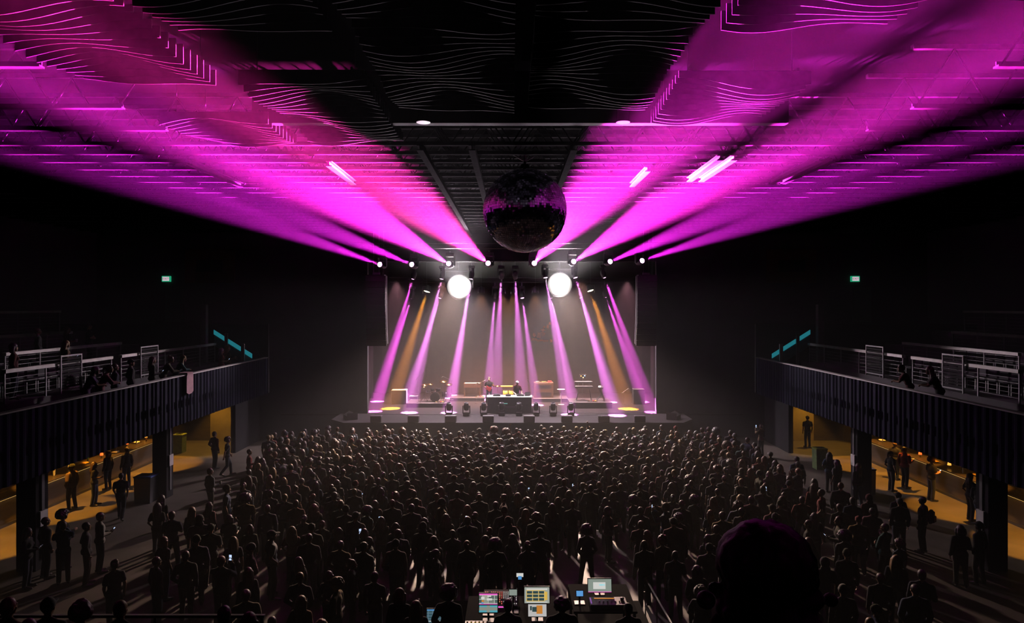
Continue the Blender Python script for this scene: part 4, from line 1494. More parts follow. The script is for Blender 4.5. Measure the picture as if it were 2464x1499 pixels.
rgb = random.Random(11)
for s in (-1, 1):
    nm = SIDES[s]
    protos = {}
    y = 21.4
    i = 0
    while y < 35.4:
        kind = ['bar_lamp', 'bottle', 'serving_tray', 'cup_stack', 'bottle', 'bar_lamp', 'beer_tap', 'serving_tray', 'bottle'][i % 9]
        x = s * (18.5 + (.12 if i % 2 else -.12))
        var = (i // 9) % 2
        key = (kind, var)
        word = {('bottle', 0): 'brown glass bottle', ('bottle', 1): 'green glass bottle', ('cup_stack', 0): 'stack of clear plastic cups', ('cup_stack', 1): 'tall stack of clear plastic cups', ('bar_lamp', 0): 'little red glowing bar lamp', ('bar_lamp', 1): 'little orange glowing bar lamp', ('serving_tray', 0): 'flat tray of napkins', ('serving_tray', 1): 'flat tray of lime slices', ('beer_tap', 0): 'chrome beer tap', ('beer_tap', 1): 'chrome double beer tap'}[key]
        lb = word + ' on the ' + nm + ' bar counter'
        c = (x, y, 1.071)
        if key in protos:
            dup(protos[key], c, None, lb, protos[key]['group'])
        else:
            t = make_item(kind, nm, lb, c)
            t['group'] = word + ' on the ' + nm + ' bar'
            protos[key] = t
            if kind == 'bottle':
                MB().lathe([(.034, 0), (.036, .16), (.014, .21), (.013, .28)], 10).build('glass', GLASSD if var == 0 else GLASSG, t, True)
                MB().lathe([(.0145, .275), (.0145, .295)], 8).build('stopper', CHROME, t)
            elif kind == 'cup_stack':
                m = MB()
                for q in range(6 + 4 * var):
                    m.lathe([(.034, q * .022), (.045, q * .022 + .11)], 12)
                m.build('cups', CUPM, t)
                MB().box(-.06, .06, -.06, .06, -.0, .003).build('mat', BLACKP, t)
            elif kind == 'bar_lamp':
                MB().lathe([(.05, 0), (.05, .015), (.012, .02), (.012, .12)], 12).build('base', BLACKP, t)
                MB().lathe([(.075, .12), (.06, .22)], 14).build('lamp_shade', REDG if var == 0 else ORGG, t)
            elif kind == 'serving_tray':
                MB().box(-.16, .16, -.22, .22, 0, .02, None, .006).build('tray', CHROME, t)
                MB().box(-.11, .11, -.15, .15, .02, .085, None, .02).build('contents', RAILM if var == 0 else YEL, t)
            else:
                MB().tube([(0, 0, 0), (0, 0, .32), (-s * .1, 0, .36), (-s * .16, 0, .30)], .022, 8).build('spout', CHROME, t)
                for q in range(1 + var):
                    MB().tube([(0, .05 * q, .34), (0, .05 * q, .52)], [.012, .02], 8).build('handle', BLACKP, t)
        y += rgb.uniform(.40, .62)
        i += 1


def bin_thing(label, c, w, h, body, lidm):
    t = thing('waste_bin', label, 'bin', c)
    MB().prism([(-w / 2, 0), (w / 2, 0), (w / 2 * 1.08, h), (-w / 2 * 1.08, h)], 'y', -w / 2, w / 2).build('body', body, t)
    MB().box(-w * .58, w * .58, -w * .55, w * .55, h, h + .07, None, .02).build('lid', lidm, t)
    MB().box(-w * .3, w * .3, -w * .2, w * .2, h + .071, h + .09).build('opening', BLACKP, t)


bin_thing('dark bin with a blue lid in front of the left column', (-14.75, 27.65, 0), .62, 1.0, BLACKP, mat('blue_lid', (.05, .10, .35), .4))
bin_thing('pale green recycling bin by the far end wall behind the left column', (-17.9, 36.9, 0), .5, .92, mat('green_bin', (.25, .40, .16), .5), mat('lime_lid', (.45, .55, .10), .4))
bin_thing('dark bin with a pale lid beside the right column', (14.9, 28.9, 0), .55, 1.0, BLACKP, RAILM)
bin_thing('pale green recycling bin left of the right column', (14.9, 33.2, 0), .5, .95, mat('green_bin', (.25, .40, .16), .5), mat('lime_lid', (.45, .55, .10), .4))
for s, px in ((-1, 400), (1, 2058)):
    nm = SIDES[s]
    p = at(px, 671, PRO + .12)
    t = thing('exit_sign', 'small green lit EXIT sign high on the wall at the ' + nm, 'sign', p, 0)
    MB().box(-.25, .25, -.05, .12, -.17, .17, None, .01).build('housing', EXITG, t)
    MB().box(-.20, .20, -.058, -.051, -.12, .12).build('face', EXITW, t)
    cu = bpy.data.curves.new('exit_text', 'FONT')
    cu.body = 'EXIT'
    cu.size = .19
    cu.align_x = 'CENTER'
    cu.align_y = 'CENTER'
    cu.extrude = .002
    tx = bpy.data.objects.new('lettering_curve', cu)
    COL.objects.link(tx)
    me_ = bpy.data.meshes.new_from_object(tx.evaluated_get(bpy.context.evaluated_depsgraph_get()))
    bpy.data.objects.remove(tx)
    tx = bpy.data.objects.new('lettering', me_)
    COL.objects.link(tx)
    me_.materials.clear()
    me_.materials.append(mat('exit_red_letter', (.4, .05, .12), .5, vary=0, emit=(.5, .08, .2), strength=.4))
    tx.parent = t
    tx.location = (0, -.062, 0)
    tx.rotation_euler = (PI / 2, 0, 0)
    # door under the sign and a dim rust panel on the wall
    d = struct('door_' + ('3' if s < 0 else '4'), MB().box(p.x - .1, p.x + 1.0, PRO + .17, PRO + .24, 6.9, 9.0), mat('dark_green_door', (.03, .06, .045), .6))
    q = at(505 if s < 0 else 1905, 640, PRO + .15)
    w_ = thing('wall_panel', 'large dim rust coloured wall panel high beside the stage at the ' + nm, 'wall panel', q)
    MB().box(-1.5, 1.5, -.03, .08, -1.0, 1.0, None, .02).build('frame', mat('rust_fabric', (.10, .035, .015), .9, vary=.25, scale=3), w_)
    MB().box(-.8, .8, -.05, -.031, -.35, .35).build('grille', BLK, w_)

# ------------------------------------------------------------------ people on the balconies
rb = random.Random(21)
LB = [  # px, py of the crown, tier floor, pose, look
    (92, 776, 5.3, 'rest', 'man standing at the third tier rail of the left balcony', 'short', 'dark grey', 0.9),
    (163, 776, 5.3, 'hold', 'woman with long hair drinking at the third tier rail of the left balcony', 'long', 'black', 0.9),
    (214, 783, 5.3, 'cross', 'person with folded arms behind the third tier rail of the left balcony', 'crop', 'black', 0.9),
    (33, 848, 4.9, 'rest', 'person with bobbed hair in maroon at the near end of the left balcony', 'bob', 'maroon', .9),
    (158, 840, 4.9, 'look', 'fair-haired person in tan beside the near gate panel of the left balcony', 'wavy', 'tan', .9),
    (205, 900, 4.15, 'lean', 'long-haired person in purple leaning on the left balcony front', 'long', 'purple', .9),
    (240, 905, 4.15, 'lean', 'person with a ponytail in pink leaning on the left balcony front', 'ponytail', 'pink', .8),
    (277, 886, 4.15, 'stand', 'tall man in navy standing at the left balcony front', 'short', 'navy', .9),
    (315, 876, 4.15, 'rest', 'man in a cap at the left balcony front beside the tall man in navy', 'cap', 'black', .9),
    (366, 868, 4.15, 'look', 'long-haired person in dark grey at the left balcony front near the pink jacket', 'long', 'dark grey', .9),
    (392, 872, 4.15, 'lean', 'person with a bun leaning out over the left balcony front', 'bun', 'olive', .9),
    (424, 873, 4.15, 'lean', 'fair-haired person in teal leaning on the left balcony front next to the pink jacket', 'wavy', 'teal', .9),
    (532, 832, 4.15, 'look', 'person in red at the stage end of the left balcony front', 'long', 'red', .9),
    (548, 834, 4.15, 'hold', 'fair-haired person in tan at the stage end of the left balcony front', 'wavy', 'tan', .9),
    (2190, 905, 4.15, 'lean', 'person with short hair leaning on the right balcony front', 'short', 'maroon', -.9),
    (2262, 908, 4.15, 'lean', 'long-haired person leaning on the right balcony front', 'wavy', 'black', -.9),
]
for (px, py, z, pose, lb, hr, top, yaw) in LB:
    s = -1 if px < 1232 else 1
    X = {4.15: 13.75, 4.9: 15.85, 5.3: 18.3}[z]
    y = min(F * X / abs(px - CX0), 35.4)
    person(V((s * X, y, z)), -yaw * (1.2 if pose == 'lean' else 1.0), pose, hr in ('long', 'wavy', 'ponytail', 'bun', 'bob'), hr, 'fair' if 'fair' in lb else rb.choice(['brown', 'black']), top, rb.random() < .5, rb.randrange(5), rb.randrange(3), rb.uniform(.95, 1.04), 1.0, lb.replace('man ', 'person ').replace('woman ', 'person ').replace('wo' + 'person', 'person'))
# a pale pink towel hung over the left balcony front
t = thing('hanging_jacket', 'pale pink jacket hung over the front of the left balcony', 'jacket', (-13.08, 27.6, 5.14))
jk = MB()
jk.prism([(-.30, -.72), (-.10, -.80), (.14, -.78), (.28, -.70), (.27, -.05), (.2, .04), (-.2, .04), (-.28, -.05)], 'x', .06, .13)
jk.build('cloth', mat('pale_pink_cloth', (.62, .36, .42), .9, vary=.15, bump=.2), t)
MB().prism([(-.28, -.35), (.27, -.35), (.25, .05), (-.25, .05)], 'x', -.22, -.16).box(-.22, .13, -.25, .25, .012, .07).build('lining', mat('pale_pink_cloth', (.62, .36, .42), .9), t)
# ================================================================== mixing desk at the back of the floor
PLAT = .45
struct('floor_desk_platform', MB().box(-3.4, 3.2, 12.1, 17.3, 0, PLAT), mat('matt_black_deck', (.005, .005, .005), .95, vary=.2, spec=.05))


def screen_mat(name, base, strength, cells):
    """A lit display: a colour field with blocks of content laid out by a brick pattern."""
    m = bpy.data.materials.new(name)
    m.use_nodes = True
    nt = m.node_tree
    b = nt.nodes['Principled BSDF']
    b.inputs['Base Color'].default_value = (.02, .02, .02, 1)
    b.inputs['Roughness'].default_value = .2
    tc = nt.nodes.new('ShaderNodeTexCoord')
    br = nt.nodes.new('ShaderNodeTexBrick')
    br.offset = 0
    br.inputs['Color1'].default_value = (*cells[0], 1)
    br.inputs['Color2'].default_value = (*cells[1], 1)
    br.inputs['Mortar'].default_value = (*base, 1)
    br.inputs['Scale'].default_value = cells[2]
    br.inputs['Mortar Size'].default_value = cells[3]
    br.inputs['Brick Width'].default_value = cells[4]
    br.inputs['Row Height'].default_value = cells[5]
    mp = nt.nodes.new('ShaderNodeMapping')
    mp.inputs['Rotation'].default_value = (PI / 2, 0, 0)
    nt.links.new(tc.outputs['Object'], mp.inputs['Vector'])
    nt.links.new(mp.outputs['Vector'], br.inputs['Vector'])
    nt.links.new(br.outputs['Color'], b.inputs['Emission Color'])
    b.inputs['Emission Strength'].default_value = strength
    m.cycles.emission_sampling = 'NONE'
    return m


def monitor(name, label, px0, px1, py0, py1, y, table_z, m, tilt=12, stand=True, cat='monitor', extra=None):
    """Flat display facing the camera side, its picture spanning the given pixels at distance y."""
    c = at((px0 + px1) / 2, (py0 + py1) / 2, y)
    w = (px1 - px0) * y / F
    h = (py1 - py0) * y / F
    t = thing(name, label, cat, (c.x, c.y, table_z))
    M = Matrix.Translation((0, 0, c.z - table_z)) @ Matrix.Rotation(math.radians(-tilt), 4, 'X')
    MB().box(-w / 2 - .015, w / 2 + .015, .0, .03, -h / 2 - .015, h / 2 + .02, M, .006).build('housing', BLACKP, t)
    sc = MB().box(-w / 2, w / 2, -.004, -.0005, -h / 2, h / 2).build('screen', m, t)
    sc.matrix_local = M
    if extra:
        extra(sc, w, h)
    if stand:
        MB().tube([(0, .03, c.z - table_z - h * .3), (0, .05, .02)], .022, 7).build('neck', BLACKP, t)
        MB().box(-.12, .12, -.06, .14, 0.001, .015, None, .004).build('foot', BLACKP, t)
    return t


def rects(sc, m_list, name='screen_graphic'):
    for i, (m, rs) in enumerate(m_list):
        q = MB()
        for (x0, x1, z0, z1) in rs:
            q.box(x0, x1, -.0052, -.0042, z0, z1)
        q.build(name, m, sc)


E = lambda n, c, k=1.0: mat('glow_' + n, c, .4, vary=0, emit=c, strength=k)
GW, GY, GB, GO, GD, GP, GR = E('white', (.8, .8, .76), .8), E('yellow', (.85, .55, .10), .8), E('blue', (.10, .35, .75), .8), E('orange', (.8, .30, .05), .7), E('dark', (.03, .06, .06), 1), E('pink', (.9, .12, .6), .9), E('red', (.9, .10, .06), .9)
GT = E('teal', (.18, .55, .62), .8)

# desks
def desk(label, x0, x1, y0, y1, h, rail=False):
    t = thing('equipment_desk', label, 'desk', ((x0 + x1) / 2, (y0 + y1) / 2, PLAT))
    w, d = (x1 - x0) / 2, (y1 - y0) / 2
    MB().box(-w, w, -d, d, h - .05, h, None, .01).build('desk_top', mat('matt_black_deck', (.005, .005, .005), .95), t)
    for a in (-1, 1):
        for b in (-1, 1):
            MB().box(a * (w - .06) - .03, a * (w - .06) + .03, b * (d - .06) - .03, b * (d - .06) + .03, 0, h - .05).build('leg', TRUSSM, t)
    MB().box(-w, w, d - .03, d, .15, h - .05).build('back_panel', CASEB, t)
    return PLAT + h


D1 = desk('dark desk carrying the lighting console and screens', -.97, .95, 13.75, 15.35, .95)
D2 = desk('separate dark desk at the right of the mixing area with a laptop and keyboard', 1.35, 2.75, 15.0, 16.5, .75)
D3 = desk('small dark desk at the left of the mixing area with a glowing laptop', -2.05, -1.15, 14.15, 14.8, .75)

sA = screen_mat('console_screen_windows', (.55, .58, .52), .85, ((.05, .10, .09), (.62, .62, .50), 7.0, .05, .9, .55))
sB = screen_mat('console_screen_teal', (.30, .33, .28), .8, ((.10, .45, .55), (.10, .40, .48), 3.0, .10, 1.6, .5))
sG = screen_mat('grid_screen', (.42, .46, .40), .8, ((.42, .46, .40), (.42, .46, .40), 2, .01, 1, 1))
sW = screen_mat('white_screen', (.62, .60, .58), .8, ((.62, .60, .58), (.62, .60, .58), 2, .01, 1, 1))
sM = screen_mat('meter_screen', (.12, .20, .26), .8, ((.04, .10, .12), (.05, .12, .14), 9, .08, .8, .5))
sS = screen_mat('pale_green_screen', (.30, .36, .31), .8, ((.30, .36, .31), (.30, .36, .31), 2, .01, 1, 1))


def xa(sc, w, h):
    rects(sc, [(GP, [(-w / 2, w / 2, h / 2 - .03, h / 2), (-w / 2, w / 2, -h / 2, -h / 2 + .025)]), (GW, [(-.03, .08, -.02, .02), (-.15, -.08, .0, .05), (-.02, .06, .05, .075)]), (GO, [(-.14, -.09, -.05, -.015)]), (GB, [(-.15, -.10, -.085, -.06)])])


def xg(sc, w, h):
    r = []
    cw, ch = w * .72, h * .72
    for i in range(4):
        r.append((-w * .42 + cw * i / 3, -w * .42 + cw * i / 3 + .012, -h * .38, h * .30))
    for j in range(4):
        r.append((-w * .42, w * .30, -h * .38 + h * .66 * j / 3, -h * .38 + h * .66 * j / 3 + .012))
    cells = []
    for i in range(3):
        for j in range(3):
            cells.append((-w * .40 + cw * i / 3, -w * .42 + cw * (i + 1) / 3 - .008, -h * .34 + h * .66 * j / 3, -h * .38 + h * .66 * (j + 1) / 3 - .008))
    rects(sc, [(GY, r + [(w * .31, w * .42, -h * .30, h * .22)]), (GD, cells), (GW, [(-w * .42, w * .42, h * .33, h * .42), (-w * .42, w * .42, -h * .46, -h * .41)])])


def xw(sc, w, h):
    rects(sc, [(GO, [(-w * .05, w * .28, -h * .28, h * .40)]), (GD, [(-w * .40, -w * .30, h * .0, h * .35), (-w * .28, -w * .02, -h * .12, h * .28)])])


def xm(sc, w, h):
    rects(sc, [(GW, [(-w * .16, -w * .02, -h * .30, h * .30), (-w * .5, w * .5, -h * .40, -h * .36)]), (GO, [(w * .24, w * .30, -h * .2 + k * .04, -h * .2 + k * .04 + .02) for k in range(5)]), (GB, [(-w * .5, w * .5, h * .40, h * .48)])])


def xs(sc, w, h):
    rects(sc, [(GW, [(-w * .28, w * .25, -h * .26, h * .26)]), (GT, [(-w * .02, w * .22, .0, h * .12)]), (GP, [(-w / 2, w / 2, -h / 2, -h / 2 + .012)])])


monitor('monitor', 'console screen with open windows and pink bars, left of the operator', 1153, 1197, 1429, 1455, 14.4, D1, sA, 14, True, 'monitor', xa)
monitor('touch_screen', 'low touch screen with teal fields on the lighting console', 1153, 1197, 1457, 1473, 14.1, D1, sB, 40, True, 'monitor')
monitor('monitor', 'large screen with a yellow grid at the middle of the mixing area', 1262, 1322, 1414, 1450, 14.6, D1, sG, 12, True, 'monitor', xg)
monitor('laptop_screen', 'white laptop screen with an orange picture below the yellow grid screen', 1271, 1315, 1455, 1482, 14.15, D1, sW, 22, True, 'laptop', xw)
monitor('small_display', 'tiny pale display above the row of red console buttons', 1225, 1244, 1419, 1432, 14.5, D1, sS, 20, True, 'monitor')
monitor('laptop_screen', 'glowing laptop screen with level meters at the left of the mixing area', 1027, 1075, 1467, 1497, 14.4, D3, sM, 15, True, 'laptop', xm)
monitor('monitor', 'pale green screen on the separate right desk', 1415, 1471, 1394, 1424, 15.9, D2, sS, 10, True, 'monitor', xs)
monitor('small_display', 'small blue display at the left end of the right desk', 1387, 1403, 1422, 1434, 15.4, D2, E('blue_panel', (.12, .36, .75), .9), 20, True, 'monitor')
# lighting console with lit buttons
c = thing('lighting_console', 'black lighting console with rows of red and white lit buttons', 'console', (-.30, 15.0, D1))
MT = Matrix.Rotation(math.radians(14), 4, 'X')
MB().prism([(-.28, .0), (.28, .0), (.28, .17), (-.28, .05)], 'x', -.32, .42).build('body', BLACKP, c)
bt = {GR: MB(), GW: MB(), GY: MB()}
rg = random.Random(4)
for i in range(16):
    for j in range(7):
        x, y = -.29 + i * .045, -.22 + j * .065
        z = .05 + (y + .28) * .12 / .56
        if rg.random() < .8:
            (bt[GW] if i > 8 else bt[GR] if rg.random() < .75 else bt[GY]).box(x, x + .016, y, y + .018, z, z + .014)
for k, (mm, q) in enumerate(bt.items()):
    o = q.build('lit_buttons', mm, c)
    o['kind'] = 'stuff'
MB().box(-.05, .30, -.285, -.281, .012, .045).build('pink_strip', GP, c)
c = thing('fader_wing', 'fader wing lit yellow from below at the left of the console', 'console', (-.70, 13.9, D1))
MB().box(-.26, .22, -.2, .12, 0, .06, None, .01).build('body', BLACKP, c)
MB().box(-.15, .10, -.12, .0, .061, .066).build('lit_plate', GY, c)
for i in range(6):
    MB().box(-.22 + i * .08, -.19 + i * .08, .02, .06, .06, .085).build('fader', RAILM, c)
c = thing('keyboard', 'pale computer keyboard in front of the white laptop screen', 'keyboard', at(1287, 1491, 13.92) * 1)
c.location.z = D1 + .001
MB().box(-.17, .17, -.06, .06, 0, .02, None, .004).build('body', RAILM, c)
for i in range(10):
    MB().box(-.155 + i * .031, -.130 + i * .031, -.05, .05, .02, .026).build('key_column', CUPM, c)
# mixing keyboard on the right desk
c = thing('mixing_keyboard', 'dark control surface on the right desk with violet and amber lights', 'console', (2.15, 15.35, D2))
MB().box(-.42, .42, -.22, .22, 0, .09, None, .012).build('body', BLACKP, c)
MB().box(-.30, .15, .10, .14, .091, .097).build('amber_strip', GO, c)
MB().box(-.40, -.37, -.15, .15, .091, .097).build('violet_strip', E('violet', (.3, .1, .5), .6), c)
for i in range(7):
    MB().lathe([(.018, .09), (.015, .115)], 10, Matrix.Translation((-.2 + i * .09, -.06, 0))).build('knob', CHROME, c)
# filming phone on a tripod, cups, barrier
p = at(1251, 1388, 15.6)
t = thing('filming_phone', 'phone with a lit blue picture on a pole in front of the console', 'phone', (p.x, p.y, 0))
MB().tube([(0, 0, .012), (0, 0, p.z - .1)], .015, 6).build('pole', TRUSSM, t)
for q in range(3):
    MB().tube([(0, 0, .7), (.35 * math.cos(q * 2.09 + .5), .35 * math.sin(q * 2.09 + .5), .01)], .011, 5).build('leg', TRUSSM, t)
MB().box(-.085, .085, .0, .012, p.z - .10, p.z + .10, None, .004).build('body', BLACKP, t)
MB().box(-.078, .078, -.003, -.0, p.z - .0, p.z + .085).build('screen_top', GW, t)
MB().box(-.04, .04, -.0035, -.0, p.z - .06, p.z + .02).build('screen_bottom', GB, t)
for i, (px, py, y, lb) in enumerate(((1225, 1401, 15.15, 'pale paper cup on the console desk beside the lit buttons'), (1497, 1424, 15.4, 'pink cup at the right end of the right desk'))):
    p = at(px, py, y)
    z = D1 if i == 0 else D2
    t = thing('drinking_cup', lb, 'cup', (p.x, p.y, z))
    MB().lathe([(.032, 0), (.045, .13), (.041, .13), (.030, .01)], 14).build('cup', mat('pale_cup', (.5, .36, .33), .6), t, True)
    MB().lathe([(.046, .13), (.048, .14), (.02, .145)], 14).build('lid', CUPM, t, True)
t = thing('crowd_barrier', 'thin pale metal barrier rail along the right side of the mixing area', 'barrier', (3.45, 15.4, 0))
MB().tube([(-.08, 1.9, 1.02), (.08, -2.8, 1.02)], .022, 7).build('top_rail', RAILM, t)
for i in range(5):
    u = i / 4
    MB().tube([(-.08 + .16 * u, 1.9 - 4.7 * u, .01), (-.08 + .16 * u, 1.9 - 4.7 * u, 1.0)], .016, 6).build('post', TRUSSM, t)
MB().box(-.1, .1, -2.8, 1.9, .3, .33).build('lower_rail', TRUSSM, t)
# platform along the back with a rail, and the balcony the photograph was taken from
struct('floor_rear_platform', MB().box(-16, -3.4, 2.0, 9.95, 0, 2.3), CONCB)
t = thing('rear_platform_rail', 'thin rail along the edge of the rear platform at the bottom of the photo', 'railing', (-9.7, 9.85, 2.3))
MB().box(-6.2, 6.15, -.025, .025, 1.12, 1.16).build('top_rail', RAILM, t)
for i in range(9):
    MB().box(-6.15 + i * 1.53, -6.11 + i * 1.53, -.02, .02, 0, 1.12).build('post', TRUSSM, t)
struct('balcony_floor_rear', MB().box(-4, 6, 1.0, 3.75, 5.2, 5.45), CONCB)
st = [o for o in bpy.data.objects if o.name.startswith('theatre_seat') and o.parent is None][0]
dup(st, (1.12, 2.96, 5.452), PI / 2, 'dark folding seat under the nearest spectator', 'rear balcony seats').scale.z = .8

# people around the desk and on the rear platform
def head_at(px, py, h, floor, **k):
    p = by_head(px, py, h, floor)
    return person(p, **k)


def pr(px, py, floor, hr, hcol, top, lb, pose='stand', yaw=0.0, fem=False, scale=1.0, extra=0.0, **k):
    h = (1.755 + extra + {'afro': .085, 'mane': .085, 'curly': .05, 'bun': .05, 'beanie': .02}.get(hr, 0)) * scale
    p = by_head(px, py, h, floor)
    return person(p, yaw, pose, fem, hr, hcol, top, k.get('sl', True), k.get('tr', 0), k.get('sk', 0), scale, k.get('wide', 1.0), lb, k.get('gp'), shoes=k.get('shoes', False))


pr(1001, 1448, PLAT, 'long', 'fair', 'black', 'person with long fair hair by the small left desk laptop', 'stand', .1, True)
pr(1080, 1407, PLAT, 'afro', 'black', 'black', 'person with a big round afro behind the left desk laptop', 'rest', -.1)
pr(1222, 1450, PLAT, 'short', 'black', 'black', 'short-haired operator at the lighting console between the screens', 'desk', 0)
pr(1352, 1438, PLAT, 'curly', 'black', 'black', 'person with round curly hair right of the white laptop screen', 'rest', .1, False, 1.0, wide=1.15)
pr(1511, 1452, PLAT, 'crop', 'grey', 'dark grey', 'person with cropped grey hair at the right end of the mixing area', 'stand', .2)
pr(962, 1418, PLAT, 'bob', 'auburn', 'dark grey', 'person with bobbed auburn hair at the left end of the mixing area', 'hold', -.1, True)
for i, (px, py, hr, hc, top, lb) in enumerate((
        (22, 1440, 'short', 'auburn', 'maroon', 'person with short auburn hair at the left end of the rear platform rail'),
        (116, 1440, 'cap', 'pale grey', 'dark grey', 'person in a pale grey cap at the rear platform rail'),
        (196, 1446, 'curly', 'brown', 'black', 'person with curly brown hair at the rear platform rail'),
        (290, 1446, 'crop', 'fair', 'dark grey', 'person with cropped fair hair at the rear platform rail'),
        (70, 1490, 'crop', 'black', 'black', 'person with cropped black hair behind the rear platform rail'),
        (246, 1492, 'bun', 'brown', 'navy', 'person with hair in a bun behind the rear platform rail'),
        (540, 1460, 'short', 'brown', 'black', 'person with short brown hair at the right end of the rear platform rail'),
        (600, 1478, 'bob', 'auburn', 'black', 'person with bobbed auburn hair at the right end of the rear platform rail'))):
    pr(px, py, 2.3, hr, hc, top, lb, 'stand', [-.3, .1, .2, -.1][i % 4], hr in ('bun', 'bob'), .99 + .01 * (i % 3), wide=.92)
pr(1851, 1287, 5.45, 'mane', 'black', 'pink', 'big dark silhouette of a seated spectator in pink close to the camera', 'sit', -.1, True, 1.0, -.44, sl=True, wide=1.12)
# ================================================================== the crowd on the floor
rg = random.Random(1234)
CENTRES = []     # occupied floor spots (x, y, radius)
for o in bpy.data.objects:
    if o.name.startswith('person') and o.parent is None:
        CENTRES.append((o.location.x, o.location.y, .5))
N_IND = 0


def free(x, y, r):
    for (a, b, q) in CENTRES:
        if (a - x) ** 2 + (b - y) ** 2 < max(r, .52) ** 2:
            return False
    return True


def scat(h):
    return 1.755 * h


